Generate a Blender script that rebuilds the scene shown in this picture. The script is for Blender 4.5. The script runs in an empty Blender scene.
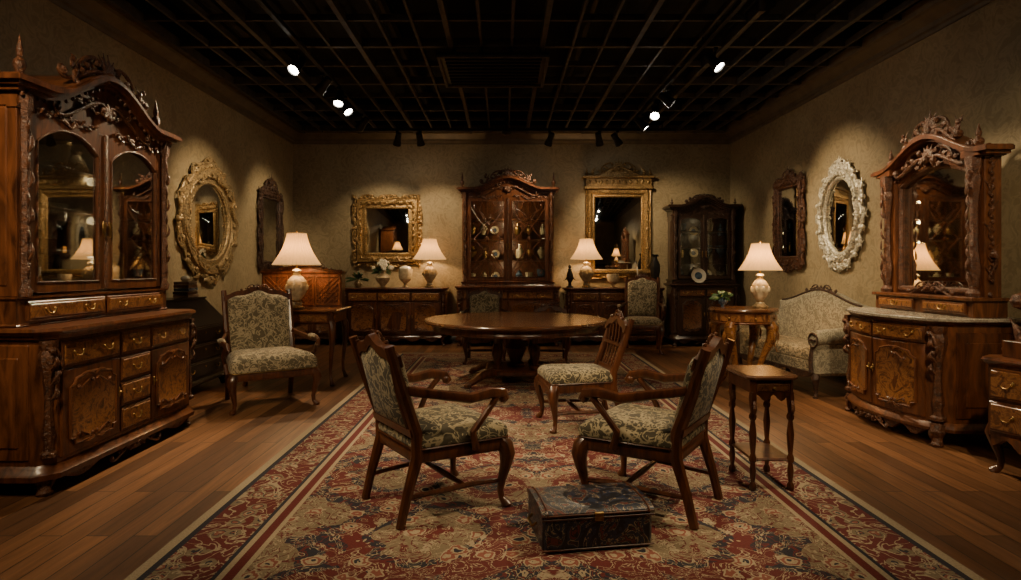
import bpy, math, random
from mathutils import Matrix, Vector
random.seed(7)
sc=bpy.context.scene
pi=math.pi
# ------------------------------------------------------------------ materials
def nm(name):
    m=bpy.data.materials.new(name); m.use_nodes=True
    nt=m.node_tree
    return m,nt,nt.nodes['Principled BSDF']
def S(nt,sock,v):
    if hasattr(v,'links') or isinstance(v,bpy.types.NodeSocket): nt.links.new(v,sock)
    else: sock.default_value=v
def mth(nt,op,a,b=None,c=None):
    n=nt.nodes.new('ShaderNodeMath'); n.operation=op
    S(nt,n.inputs[0],a)
    if b is not None: S(nt,n.inputs[1],b)
    if c is not None: S(nt,n.inputs[2],c)
    return n.outputs[0]
def ocoord(nt,scale=(1,1,1),rot=(0,0,0)):
    t=nt.nodes.new('ShaderNodeTexCoord'); mp=nt.nodes.new('ShaderNodeMapping')
    mp.inputs['Scale'].default_value=scale; mp.inputs['Rotation'].default_value=rot
    nt.links.new(t.outputs['Object'],mp.inputs[0]); return mp.outputs[0]
def noise(nt,vec,scale,detail=4,dist=0,rough=.5):
    n=nt.nodes.new('ShaderNodeTexNoise'); nt.links.new(vec,n.inputs['Vector'])
    n.inputs['Scale'].default_value=scale; n.inputs['Detail'].default_value=detail
    n.inputs['Distortion'].default_value=dist; n.inputs['Roughness'].default_value=rough
    return n.outputs['Fac']
def vor(nt,vec,scale,out='Distance',feat='F1'):
    n=nt.nodes.new('ShaderNodeTexVoronoi'); n.feature=feat
    nt.links.new(vec,n.inputs['Vector']); n.inputs['Scale'].default_value=scale
    return n.outputs[out]
def ramp(nt,fac,stops,interp='LINEAR'):
    r=nt.nodes.new('ShaderNodeValToRGB'); nt.links.new(fac,r.inputs[0]); cr=r.color_ramp
    cr.interpolation=interp
    while len(cr.elements)<len(stops): cr.elements.new(.5)
    for e,(p,c) in zip(cr.elements,stops):
        e.position=p; e.color=(c[0],c[1],c[2],1)
    return r.outputs[0]
def mix(nt,f,a,b,mode='MIX'):
    n=nt.nodes.new('ShaderNodeMixRGB'); n.blend_type=mode
    S(nt,n.inputs[0],f)
    for i,v in ((1,a),(2,b)):
        if isinstance(v,bpy.types.NodeSocket): nt.links.new(v,n.inputs[i])
        else: n.inputs[i].default_value=(v[0],v[1],v[2],1)
    return n.outputs[0]
def bump(nt,bs,h,strength=.3,dist=.01):
    b=nt.nodes.new('ShaderNodeBump'); b.inputs['Strength'].default_value=strength
    b.inputs['Distance'].default_value=dist; nt.links.new(h,b.inputs['Height'])
    nt.links.new(b.outputs[0],bs.inputs['Normal'])
def wood(name,c1,c2,rough=.32,sc_=(9,9,1.6),coat=.25,carve=False):
    m,nt,bs=nm(name); v=ocoord(nt,sc_)
    a=noise(nt,v,1.6,7,1.6,.6)
    col=ramp(nt,a,[(.3,c1),(.5,[(x+y)/2 for x,y in zip(c1,c2)]),(.68,c2)])
    nt.links.new(col,bs.inputs['Base Color']); bs.inputs['Roughness'].default_value=rough
    bs.inputs['Coat Weight'].default_value=coat; bs.inputs['Coat Roughness'].default_value=.18
    if carve: bump(nt,bs,noise(nt,ocoord(nt),55,3,1.2),.9,.012)
    else: bump(nt,bs,noise(nt,ocoord(nt,(40,40,6)),2,3),.08,.003)
    return m
def burl(name,c1,c2,c3):
    m,nt,bs=nm(name); v=ocoord(nt,(1,1,1))
    a=noise(nt,v,9,9,3.2,.68)
    col=ramp(nt,a,[(.34,c1),(.46,c2),(.53,c3),(.60,c2),(.70,c1)])
    nt.links.new(col,bs.inputs['Base Color']); bs.inputs['Roughness'].default_value=.28
    bs.inputs['Coat Weight'].default_value=.35; bs.inputs['Coat Roughness'].default_value=.12
    return m
def simple(name,c,rough=.5,metal=0,nscale=30,var=.25,bmp=.1,coat=0,bd=.004):
    m,nt,bs=nm(name); v=ocoord(nt)
    a=noise(nt,v,nscale,4)
    col=ramp(nt,a,[(.3,[x*(1-var) for x in c]),(.7,[min(1,x*(1+var)) for x in c])])
    nt.links.new(col,bs.inputs['Base Color']); bs.inputs['Roughness'].default_value=rough
    bs.inputs['Metallic'].default_value=metal; bs.inputs['Coat Weight'].default_value=coat
    if bmp: bump(nt,bs,a,bmp,bd)
    return m
MAHO=wood('mahogany',(.023,.008,.004),(.135,.043,.016))
MAHL=wood('mahogany_warm',(.036,.012,.005),(.19,.064,.024))
WALN=wood('walnut_dark',(.014,.007,.004),(.058,.024,.013))
EBON=wood('ebonised_wood',(.006,.005,.004),(.016,.011,.009),.3)
TOPW=wood('polished_table_top',(.05,.020,.009),(.17,.068,.028),.22,(1.2,9,9),.6)
CARV=wood('carved_mahogany',(.024,.009,.0045),(.15,.052,.020),.45,(12,12,12),.0,True)
CARD=wood('carved_walnut',(.018,.009,.006),(.08,.036,.02),.5,(12,12,12),.0,True)
BURL=burl('burl_veneer',(.04,.014,.006),(.16,.060,.022),(.32,.14,.05))
BRLD=burl('burl_veneer_dark',(.024,.010,.005),(.10,.038,.016),(.19,.08,.032))
BRAS=simple('antique_brass',(.36,.23,.09),.38,1,40,.3,.1)
GOLD=simple('gilded_carving',(.29,.18,.072),.42,.6,45,.6,.8,0,.01)
GOLB=simple('pale_gilding',(.33,.235,.12),.42,.5,45,.6,.8,0,.01)
SILV=simple('silver_leaf_carving',(.60,.55,.44),.42,.4,45,.5,.8,0,.01)
CERA=simple('cream_ceramic',(.50,.41,.27),.25,0,18,.3,.05,.4)
WHIT=simple('white_porcelain',(.55,.51,.42),.2,0,12,.12,.0,.5)
BLAK=simple('black_metal',(.010,.009,.009),.45,.3,30,.2,.05)
GRID=simple('painted_ceiling_metal',(.050,.042,.034),.6,.1,12,.4,.0)
AMBR=burl('amber_gilt_carving',(.04,.012,.004),(.15,.055,.015),(.30,.13,.04))
LEAF=simple('leaf_green',(.035,.075,.025),.5,0,30,.4,.1)
PETL=simple('flower_petals',(.62,.55,.42),.6,0,30,.3,.1)
BLUE=simple('blue_glaze',(.05,.08,.12),.25,0,18,.6,.0,.4)
BOOK=simple('book_cloth',(.14,.10,.07),.7,0,9,.7,.1)
# marble
MARB,nt,bs=nm('grey_marble'); v=ocoord(nt)
nt.links.new(ramp(nt,noise(nt,v,14,8,2.0,.65),[(.3,(.12,.10,.08)),(.45,(.42,.37,.29)),(.55,(.20,.17,.14)),(.75,(.50,.45,.36))]),bs.inputs['Base Color']); bs.inputs['Roughness'].default_value=.22
# leather case
LEAT,nt,bs=nm('embossed_dark_leather'); v=ocoord(nt)
a=ramp(nt,noise(nt,v,10,4,2.6),[(.0,(.014,.013,.016)),(.44,(.022,.028,.05)),(.52,(.30,.23,.14)),(.545,(.02,.018,.02)),(.60,(.13,.028,.02)),(.66,(.03,.02,.016))],'CONSTANT')
nt.links.new(a,bs.inputs['Base Color']); bs.inputs['Roughness'].default_value=.42; bump(nt,bs,noise(nt,v,60,3),.3,.004)
# fabrics
def fabric(name,base,mid,hi,scale=9):
    m,nt,bs=nm(name); v=ocoord(nt)
    n1=noise(nt,v,scale,2,2.2,.45); n2=noise(nt,v,scale*1.6,2,1.4,.5)
    a=ramp(nt,n1,[(.0,base),(.43,mid),(.455,hi),(.52,mid),(.545,base)],'CONSTANT')
    b=ramp(nt,n2,[(.0,(0,0,0)),(.56,(1,1,1)),(.64,(0,0,0))],'CONSTANT')
    col=mix(nt,b,a,hi); w=noise(nt,ocoord(nt,(1,1,1)),220,1)
    col=mix(nt,.3,col,ramp(nt,w,[(.3,(.45,.45,.45)),(.7,(1,1,1))]),'MULTIPLY')
    nt.links.new(col,bs.inputs['Base Color']); bs.inputs['Roughness'].default_value=.85
    bs.inputs['Sheen Weight'].default_value=.1
    bump(nt,bs,w,.25,.003); return m
FAB1=fabric('floral_tapestry',(.058,.045,.024),(.115,.091,.05),(.34,.275,.16),9)
FAB2=fabric('damask_upholstery',(.125,.101,.06),(.19,.155,.092),(.40,.33,.21),10)
FAB3=fabric('pale_settee_damask',(.18,.16,.11),(.23,.205,.145),(.34,.30,.21),10)
FABG=simple('grey_blue_upholstery',(.10,.105,.095),.85,0,60,.2,.2)
# glass / mirror
def glassmat(name,refl,tint=(.9,.95,.92)):
    m,nt,bs=nm(name); nt.nodes.remove(bs)
    t=nt.nodes.new('ShaderNodeBsdfTransparent'); t.inputs[0].default_value=(*tint,1)
    g=nt.nodes.new('ShaderNodeBsdfGlossy'); g.inputs['Roughness'].default_value=.02; g.inputs[0].default_value=(.9,.9,.9,1)
    lw=nt.nodes.new('ShaderNodeLayerWeight'); lw.inputs[0].default_value=.3
    f=mth(nt,'ADD',mth(nt,'MULTIPLY',lw.outputs['Facing'],.25),refl)
    mx=nt.nodes.new('ShaderNodeMixShader'); nt.links.new(f,mx.inputs[0])
    nt.links.new(t.outputs[0],mx.inputs[1]); nt.links.new(g.outputs[0],mx.inputs[2])
    nt.links.new(mx.outputs[0],nt.nodes['Material Output'].inputs[0]); return m
GLAS=glassmat('cabinet_glass',.08); GLAR=glassmat('old_cabinet_glass',.38,(.6,.62,.58))
MIRR,nt,bs=nm('mirror_silvering'); v=ocoord(nt)
nt.links.new(ramp(nt,noise(nt,v,3,4),[(.3,(.60,.58,.52)),(.7,(.72,.70,.64))]),bs.inputs['Base Color'])
bs.inputs['Metallic'].default_value=1; bs.inputs['Roughness'].default_value=.03
def shademat(name,stg):
    m,nt,bs=nm(name); nt.nodes.remove(bs)
    d=nt.nodes.new('ShaderNodeBsdfDiffuse'); d.inputs[0].default_value=(.46,.33,.16,1)
    t=nt.nodes.new('ShaderNodeBsdfTranslucent'); t.inputs[0].default_value=(.19,.112,.038,1)
    e=nt.nodes.new('ShaderNodeEmission'); e.inputs[0].default_value=(1,.60,.24,1); e.inputs[1].default_value=stg
    a=nt.nodes.new('ShaderNodeMixShader'); a.inputs[0].default_value=.5
    nt.links.new(d.outputs[0],a.inputs[1]); nt.links.new(t.outputs[0],a.inputs[2])
    b=nt.nodes.new('ShaderNodeAddShader'); nt.links.new(a.outputs[0],b.inputs[0]); nt.links.new(e.outputs[0],b.inputs[1])
    nt.links.new(b.outputs[0],nt.nodes['Material Output'].inputs[0]); return m
SHAD=shademat('lamp_shade_silk',.45)
def emis(name,c,s):
    m,nt,bs=nm(name); bs.inputs['Base Color'].default_value=(0,0,0,1)
    bs.inputs['Emission Color'].default_value=(*c,1); bs.inputs['Emission Strength'].default_value=s; return m
SPOTE=emis('spotlight_lens_glow',(1,.93,.78),45); BULB=emis('bulb_glow',(1,.75,.42),6)
# wall
WALL,nt,bs=nm('damask_plaster_wall'); v=ocoord(nt)
a=noise(nt,v,1.1,5,.6); b=noise(nt,v,6,4,2.4); 
c1=ramp(nt,a,[(.3,(.27,.205,.115)),(.7,(.40,.315,.185))])
c2=ramp(nt,b,[(.40,(.68,.67,.63)),(.5,(1.0,1.0,1.0)),(.60,(.76,.75,.71))])
nt.links.new(mix(nt,.8,c1,c2,'MULTIPLY'),bs.inputs['Base Color']); bs.inputs['Roughness'].default_value=.62
bump(nt,bs,b,.4,.014)
TRIM=simple('cornice_paint',(.13,.098,.058),.5,0,8,.2,.05)
DARKC=simple('dark_ceiling_void',(.006,.006,.007),.9,0,8,.2,0)
# floor
FLOR,nt,bs=nm('oak_plank_floor')
t=nt.nodes.new('ShaderNodeTexCoord'); mp=nt.nodes.new('ShaderNodeMapping'); mp.inputs['Rotation'].default_value=(0,0,pi/2)
nt.links.new(t.outputs['Object'],mp.inputs[0])
br=nt.nodes.new('ShaderNodeTexBrick'); nt.links.new(mp.outputs[0],br.inputs['Vector'])
br.offset=.37; br.inputs['Scale'].default_value=1; br.inputs['Brick Width'].default_value=1.5; br.inputs['Row Height'].default_value=.11
br.inputs['Mortar Size'].default_value=.0034; br.inputs['Mortar Smooth'].default_value=.2
br.inputs['Color1'].default_value=(.27,.120,.050,1); br.inputs['Color2'].default_value=(.10,.043,.019,1); br.inputs['Mortar'].default_value=(.016,.008,.004,1)
g=noise(nt,ocoord(nt,(16,1.1,1)),2,7,.8,.6)
nt.links.new(mix(nt,.8,br.outputs[0],ramp(nt,g,[(.3,(.45,.42,.40)),(.65,(1.1,1.1,1.1))]),'MULTIPLY'),bs.inputs['Base Color'])
bs.inputs['Roughness'].default_value=.40
bump(nt,bs,br.outputs['Fac'],-.15,.004)
# rug
HX,HY=1.715,3.62
RUG,nt,bs=nm('persian_rug_pile')
t=nt.nodes.new('ShaderNodeTexCoord'); sp=nt.nodes.new('ShaderNodeSeparateXYZ'); nt.links.new(t.outputs['Object'],sp.inputs[0])
ax=mth(nt,'ABSOLUTE',sp.outputs[0]); ay=mth(nt,'ABSOLUTE',sp.outputs[1])
cb=nt.nodes.new('ShaderNodeCombineXYZ'); nt.links.new(ax,cb.inputs[0]); nt.links.new(ay,cb.inputs[1]); sv=cb.outputs[0]
e=mth(nt,'MINIMUM',mth(nt,'SUBTRACT',HX,ax),mth(nt,'SUBTRACT',HY,ay))
CR=(.42,.33,.215); RD=(.14,.020,.017); NV=(.028,.025,.036); TN=(.23,.17,.105); RS=(.27,.085,.058)
big=vor(nt,sv,1.35); nb=noise(nt,sv,2.3,3,1.0)
bm=mth(nt,'ADD',big,mth(nt,'MULTIPLY',nb,.35))
base=ramp(nt,bm,[(0,TN),(.24,NV),(.34,RD),(.46,TN),(.60,NV),(.66,RD),(.78,NV),(.86,TN)],'CONSTANT')
fl=vor(nt,sv,6.5); n3=noise(nt,sv,11,2,1.4)
fd=mth(nt,'ADD',fl,mth(nt,'MULTIPLY',mth(nt,'SUBTRACT',n3,.5),.5))
flc=ramp(nt,fd,[(0,NV),(.10,CR),(.19,RS),(.27,CR),(.33,TN)],'CONSTANT')
flm=ramp(nt,fd,[(0,(1,1,1)),(.33,(0,0,0))],'CONSTANT')
n4=noise(nt,sv,8,2,2.0)
vm=ramp(nt,n4,[(0,(0,0,0)),(.485,(1,1,1)),(.515,(0,0,0)),(.58,(1,1,1)),(.60,(0,0,0))],'CONSTANT')
vr=ramp(nt,noise(nt,sv,6,2,2.6),[(0,(0,0,0)),(.47,(1,1,1)),(.52,(0,0,0))],'CONSTANT')
field=mix(nt,vr,base,RD); field=mix(nt,vm,field,CR); field=mix(nt,flm,field,flc)
bf=vor(nt,sv,9); bfd=mth(nt,'ADD',bf,mth(nt,'MULTIPLY',mth(nt,'SUBTRACT',n3,.5),.4))
bcol=ramp(nt,bfd,[(0,NV),(.10,CR),(.17,RS),(.26,NV),(.30,TN),(.44,RD)],'CONSTANT')
bcol=mix(nt,vr,bcol,CR)
bands=ramp(nt,e,[(0,CR),(.05,NV),(.08,(0,0,0)),(.34,NV),(.36,CR),(.39,RD),(.43,CR),(.455,(0,0,0))],'CONSTANT')
isb=ramp(nt,e,[(0,(0,0,0)),(.08,(1,1,1)),(.34,(0,0,0))],'CONSTANT')
isf=ramp(nt,e,[(0,(0,0,0)),(.455,(1,1,1))],'CONSTANT')
col=mix(nt,isf,mix(nt,isb,bands,bcol),field)
wv=noise(nt,sv,120,2); col=mix(nt,.5,col,ramp(nt,wv,[(.3,(.4,.4,.4)),(.7,(1,1,1))]),'MULTIPLY')
nt.links.new(col,bs.inputs['Base Color']); bs.inputs['Roughness'].default_value=.95; bump(nt,bs,wv,.4,.006)

# ------------------------------------------------------------------ builder
def offs(p,o):
    n=len(p); out=[]
    for i in range(n):
        a,b,c=p[i-1],p[i],p[(i+1)%n]
        def nrm(u,v):
            dx,dy=v[0]-u[0],v[1]-u[1]; l=math.hypot(dx,dy) or 1e-9; return (dy/l,-dx/l)
        n1=nrm(a,b); n2=nrm(b,c); mx,my=n1[0]+n2[0],n1[1]+n2[1]; l=math.hypot(mx,my) or 1e-9; mx/=l; my/=l
        k=max(.5,mx*n1[0]+my*n1[1]); out.append((b[0]+mx*o/k,b[1]+my*o/k))
    return out
def shrink(p,o):
    if o>-.02: return offs(p,o)
    x0=min(q[0] for q in p);x1=max(q[0] for q in p);y0=min(q[1] for q in p);y1=max(q[1] for q in p)
    cx,cy=(x0+x1)/2,(y0+y1)/2; fx=max(.05,1+2*o/(x1-x0)); fy=max(.05,1+2*o/(y1-y0))
    return [(cx+(q[0]-cx)*fx,cy+(q[1]-cy)*fy) for q in p]
def rectfp(w,d,cant=0,bow=0,serp=0,n=16):
    x,y=w/2,d/2; p=[]
    if cant: p+=[(-x,y),(-x,-y+cant)]; xa=x-cant
    else: p+=[(-x,y)]; xa=x
    if bow or serp:
        for i in range(n+1):
            xx=-xa+2*xa*i/n; p.append((xx,-y-bow*math.cos(pi*xx/(2*xa))-serp*math.cos(2*pi*xx/xa)*.5))
    else: p+=[(-xa,-y),(xa,-y)]
    if cant: p+=[(x,-y+cant),(x,y)]
    else: p+=[(x,y)]
    return p
def circ(r,n=48,ry=None): return [(r*math.cos(2*pi*i/n),(ry or r)*math.sin(2*pi*i/n)) for i in range(n)]
class Bd:
    def __init__(s): s.v=[];s.f=[];s.mi=[];s.mats=[];s.st=[];s.M=Matrix.Identity(4)
    def push(s,m): s.st.append(s.M.copy()); s.M=s.M@m
    def pop(s): s.M=s.st.pop()
    def add(s,vs,fs,mat):
        if mat not in s.mats: s.mats.append(mat)
        k=s.mats.index(mat); o=len(s.v)
        s.v+=[tuple(s.M@Vector(v)) for v in vs]; s.f+=[tuple(i+o for i in f) for f in fs]; s.mi+=[k]*len(fs)
    def box(s,cx,cy,cz,sx,sy,sz,mat,t=.004):
        X,Y,Z=sx/2,sy/2,sz/2; t=min(t,X*.45,Y*.45,Z*.45); vs=[];idx={}
        for a in(-1,1):
            for b in(-1,1):
                for c in(-1,1):
                    for k,p in enumerate(((a*X,b*(Y-t),c*(Z-t)),(a*(X-t),b*Y,c*(Z-t)),(a*(X-t),b*(Y-t),c*Z))):
                        idx[(a,b,c,k)]=len(vs); vs.append((cx+p[0],cy+p[1],cz+p[2]))
        fs=[]; q=((-1,-1),(1,-1),(1,1),(-1,1))
        for a in(-1,1):
            fs.append([idx[(a,b,c,0)] for b,c in q]); fs.append([idx[(b,a,c,1)] for b,c in q]); fs.append([idx[(b,c,a,2)] for b,c in q])
            for b in(-1,1):
                fs.append([idx[(a,b,-1,0)],idx[(a,b,-1,1)],idx[(a,b,1,1)],idx[(a,b,1,0)]])
                fs.append([idx[(a,-1,b,0)],idx[(a,-1,b,2)],idx[(a,1,b,2)],idx[(a,1,b,0)]])
                fs.append([idx[(-1,a,b,1)],idx[(-1,a,b,2)],idx[(1,a,b,2)],idx[(1,a,b,1)]])
                for c in(-1,1): fs.append([idx[(a,b,c,0)],idx[(a,b,c,1)],idx[(a,b,c,2)]])
        s.add(vs,fs,mat)
    def loft(s,rings,mat,capA=True,capB=True,closed=False):
        n=len(rings[0]); vs=[p for r in rings for p in r]; fs=[]; R=len(rings)
        for i in range(R if closed else R-1):
            j=(i+1)%R
            for k in range(n): fs.append((i*n+k,i*n+(k+1)%n,j*n+(k+1)%n,j*n+k))
        if not closed:
            if capA: fs.append(tuple(range(n)))
            if capB: fs.append(tuple(range((R-1)*n,R*n)))
        s.add(vs,fs,mat)
    def slab(s,fp,prof,mat,capA=True,capB=True):
        s.loft([[(x,y,z) for x,y in offs(fp,o)] for o,z in prof],mat,capA,capB)
    def cushion(s,fp,prof,mat): s.loft([[(x,y,z) for x,y in shrink(fp,o)] for o,z in prof],mat)
    def cushv(s,pts,prof,mat): s.loft([[(x,y,z) for x,z in shrink(pts,o)] for o,y in prof],mat)
    def loop(s,pts,prof,mat):
        s.loft([[(x,y,z) for x,z in offs(pts,o)] for o,y in prof],mat,closed=True)
    def plate(s,pts,prof,mat):
        s.loft([[(x,y,z) for x,z in offs(pts,o)] for o,y in prof],mat)
    def sweepx(s,xs,zl,zh,y0,y1,mat):
        s.loft([[(x,y0,zl(x)),(x,y1,zl(x)),(x,y1,zh(x)),(x,y0,zh(x))] for x in xs],mat)
    def lathe(s,prof,c,mat,seg=20,sx=1,sy=1,rib=0,nr=0):
        r=[]
        for rad,z in prof:
            r.append([(c[0]+sx*rad*(1+rib*math.cos(nr*2*pi*i/seg))*math.cos(2*pi*i/seg),c[1]+sy*rad*(1+rib*math.cos(nr*2*pi*i/seg))*math.sin(2*pi*i/seg),c[2]+z) for i in range(seg)])
        s.loft(r,mat)
    def tube(s,pts,r,mat,seg=8,closed=False,sq=(1,1)):
        P=[Vector(p) for p in pts]; n=len(P)
        if not isinstance(r,(list,tuple)): r=[r]*n
        T=[]
        for i in range(n):
            a=P[max(0,i-1)] if not closed else P[i-1]; b=P[min(n-1,i+1)] if not closed else P[(i+1)%n]
            d=(b-a); T.append(d.normalized() if d.length>1e-9 else Vector((0,0,1)))
        up=Vector((0,1,0)) if abs(T[0].y)<.9 else Vector((1,0,0))
        u=(up-T[0]*up.dot(T[0])).normalized(); rings=[]
        for i in range(n):
            u=(u-T[i]*u.dot(T[i])); u=u.normalized() if u.length>1e-6 else Vector((1,0,0))
            w=T[i].cross(u)
            rings.append([tuple(P[i]+(u*math.cos(2*pi*k/seg)*sq[0]+w*math.sin(2*pi*k/seg)*sq[1])*max(r[i],.0006)) for k in range(seg)])
        s.loft(rings,mat,closed=closed)
    def ell(s,c,r,mat,seg=10,rg=6):
        rings=[]
        for j in range(rg+1):
            a=-pi/2+pi*j/rg; cr=max(.02,math.cos(a))
            rings.append([(c[0]+r[0]*cr*math.cos(2*pi*i/seg),c[1]+r[1]*cr*math.sin(2*pi*i/seg),c[2]+r[2]*math.sin(a)) for i in range(seg)])
        s.loft(rings,mat)
    def esc(s,p0,p1,y,th,mat,kind='S',flip=1,K=26,n=30,seg=6,eye=1.7):
        h=2.0/n; half=n//2
        def k(t): return flip*(K*t**3) if kind=='S' else flip*(1.0+K*1.1*t**4)
        def integ(sign):
            out=[];x=z=0;ang=0
            for i in range(half):
                t=(i+.5)*h*sign; ang+=k(t)*h*sign*.5; x+=math.cos(ang)*h*sign; z+=math.sin(ang)*h*sign; ang+=k(t)*h*sign*.5; out.append((x,z))
            return out
        A=integ(-1); Bq=integ(1); pts=A[::-1]+[(0,0)]+Bq
        q0,q1=pts[0],pts[-1]; dq=complex(q1[0]-q0[0],q1[1]-q0[1]); dp=complex(p1[0]-p0[0],p1[1]-p0[1]); w=dp/dq
        out=[]
        for q in pts:
            c=complex(q[0]-q0[0],q[1]-q0[1])*w; out.append((p0[0]+c.real,y,p0[1]+c.imag))
        m=len(out); rad=[th*(1-.5*abs(2*i/(m-1)-1)) for i in range(m)]
        s.tube(out,rad,mat,seg)
        for q in (out[0],out[-1]): s.ell(q,(th*eye,th*eye,th*eye),mat,8,4)
    def leaf(s,x,z,y,ang,L,W,mat,curl=.5,lift=.3):
        pts=[];rad=[]
        a=ang; px,pz=x,z
        for i in range(7):
            t=i/6; pts.append((px,y-lift*W*math.sin(pi*t),pz)); rad.append(W*(.25+.95*math.sin(pi*min(1,t*1.15+.1))**.8 if t<.85 else .25))
            px+=math.cos(a)*L/6; pz+=math.sin(a)*L/6; a+=curl/6
        s.tube(pts,rad,mat,6,sq=(.55,1))
    def fan(s,x,z,y,ang,L,W,mat,n=5,spread=1.3):
        for i in range(n):
            t=(i/(n-1)-.5); s.leaf(x,z,y,ang+t*spread*2,L*(1-.35*abs(t)*2),W,mat,curl=t*1.2)
        s.ell((x,y-W*.6,z),(W*1.3,W*1.2,W*1.3),mat,8,5)
    def sprig(s,x,z,y,a,L,th,mat,d=1):
        for t,k in((.0,1),(.3,-1),(.55,1),(.75,-1)):
            s.leaf(x+math.cos(a)*L*t,z+math.sin(a)*L*t,y,a+k*.75,L*.42*(1-.4*t),th*1.25,mat,-k*1.4,.6)
        s.leaf(x,z,y,a,L,th,mat,d*1.2,.6)
        s.ell((x,y-th,z),(th*1.5,th*1.4,th*1.5),mat,8,5)
    def carvefield(s,xs,zl,zh,y,mat,th):
        for x in xs:
            for d in(-1,1):
                h=zh(x)-zl(x)
                if h<.03: continue
                n=max(1,int(h/.085))
                for k in range(n):
                    z=zl(x)+h*(k+.35)/n; L=min(.11,h/n*1.1)
                    s.sprig(d*x,z,y,pi/2-d*(.9 if k%2 else 2.0),L,th,mat,-d if k%2 else d)
    def crest(s,cx,cz,y,w,h,mat,th=None):
        th=th or h*.07
        s.fan(cx,cz+h*.35,y,pi/2,h*.65,h*.085,mat,7,1.1)
        s.ell((cx,y-th,cz+h*.33),(h*.13,th*1.5,h*.16),mat,12,6)
        for d in(-1,1):
            s.esc((cx+d*w*.08,cz+h*.25),(cx+d*w*.48,cz+h*.02),y,th,mat,'S',d)
            s.esc((cx+d*w*.12,cz+h*.62),(cx+d*w*.30,cz+h*.22),y,th*.8,mat,'C',-d)
            s.leaf(cx+d*w*.2,cz+h*.35,y,pi/2-d*.9,h*.35,th,mat,-d*.8)
            s.leaf(cx+d*w*.34,cz+h*.16,y,pi/2-d*1.0,h*.25,th*.9,mat,-d*.8)
            s.leaf(cx+d*w*.12,cz+h*.1,y,-pi/2+d*1.3,h*.3,th,mat,d*.8)
    def ornloop(s,pts,n,amp,y,mat,th,outer=True):
        N=len(pts); L=[0]
        for i in range(N): a,b=pts[i],pts[(i+1)%N]; L.append(L[-1]+math.hypot(b[0]-a[0],b[1]-a[1]))
        def at(t):
            q=(t%1)*L[-1]
            for i in range(N):
                if L[i+1]>=q:
                    f=(q-L[i])/(L[i+1]-L[i]+1e-9); a,b=pts[i],pts[(i+1)%N]
                    dx,dz=b[0]-a[0],b[1]-a[1]; l=math.hypot(dx,dz) or 1
                    return (a[0]+dx*f,a[1]+dz*f,dx/l,dz/l)
        for k in range(n):
            p=at(k/n); q=at((k+.92)/n); m=at((k+.46)/n); sg=1 if k%2 else -1
            s.esc((p[0],p[1]),(q[0],q[1]),y,th,mat,'C' if k%2 else 'S',sg)
            nx,nz=m[3],-m[2]; a=math.atan2(nz,nx)
            s.leaf(m[0]-nx*amp*.1,m[1]-nz*amp*.1,y,a+.5*sg,amp,th*1.2,mat,1.0*sg)
            s.leaf(m[0],m[1],y,a-1.1*sg,amp*.75,th*1.0,mat,-1.0*sg)
            s.leaf(m[0],m[1],y,a+1.3*sg,amp*.6,th*.9,mat,1.6*sg)
            s.leaf(p[0],p[1],y,a,amp*.55,th*.8,mat,-1.4*sg)
            if k%2: s.ell((p[0]+nx*amp*.3,y-th*.5,p[1]+nz*amp*.3),(th*1.7,th*1.5,th*1.7),mat,8,5)
    # furniture fittings; fy(x) is front surface y
    def cpan(s,x0,x1,z0,z1,t,mat,fy,b=.006,n=None):
        n=n or (8 if abs(fy((x0+x1)/2)-(fy(x0)+fy(x1))/2)>.001 or abs(fy(x0)-fy(x1))>.001 else 1)
        xs=[x0+(x1-x0)*i/n for i in range(n+1)]
        def ring(x,ins,tt): y=fy(x); return [(x,y+.004,z0),(x,y-tt+b,z0),(x,y-tt,z0+b),(x,y-tt,z1-b),(x,y-tt+b,z1),(x,y+.004,z1)]
        rings=[ring(x0,0,max(.001,t-b))]+[ring(x,0,t) for x in ([x0+b]+xs[1:-1]+[x1-b])]+[ring(x1,0,max(.001,t-b))]
        s.loft(rings,mat)
    def bail(s,x,z,fy,mat,w=.04):
        y=fy(x)-.004
        for d in(-1,1): s.ell((x+d*w,y-.01,z),(w*.32,.006,w*.42),mat,8,4); s.ell((x+d*w,y-.016,z),(.006,.01,.006),mat,6,4)
        s.tube([(x-w,y-.02,z),(x-w*.8,y-.024,z-w*.5),(x-w*.3,y-.026,z-w*.75),(x+w*.3,y-.026,z-w*.75),(x+w*.8,y-.024,z-w*.5),(x+w,y-.02,z)],.0045,mat,6)
    def drawer(s,x0,x1,z0,z1,fy,wd,bl,br,nh=2):
        s.cpan(x0,x1,z0,z1,.016,wd,fy); s.cpan(x0+.014,x1-.014,z0+.014,z1-.014,.021,bl,fy)
        w=x1-x0; zc=(z0+z1)/2+.01
        if nh==1: s.bail((x0+x1)/2,zc,fy,br,min(.04,w*.2))
        else:
            for k in(.24,.76): s.bail(x0+w*k,zc,fy,br,min(.038,w*.12))
        s.ell(((x0+x1)/2,fy((x0+x1)/2)-.026,zc+.01 if nh!=1 else z1-.03),(.009,.004,.012),br,8,4)
    def door(s,x0,x1,z0,z1,fy,wd,bl,br,knob=1):
        s.cpan(x0,x1,z0,z1,.014,wd,fy)
        w=x1-x0;h=z1-z0; m=min(.06,w*.16)
        xa,xb,za,zb=x0+m,x1-m,z0+m,z1-m
        k=min(.035,w*.12)
        pts=[(xa+k,za),(xb-k,za),(xb-k*.8,za+k*.8),(xb,za+k),(xb,zb-k*1.4),(xb-k*.9,zb-k),(xb-k*1.3,zb-k*.2)]
        for i in range(1,8):
            t=i/8; pts.append((xb-k*1.3+(xa+k*1.3-xb+k*1.3)*t,zb-k*.2+k*.6*math.sin(pi*t)))
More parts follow.
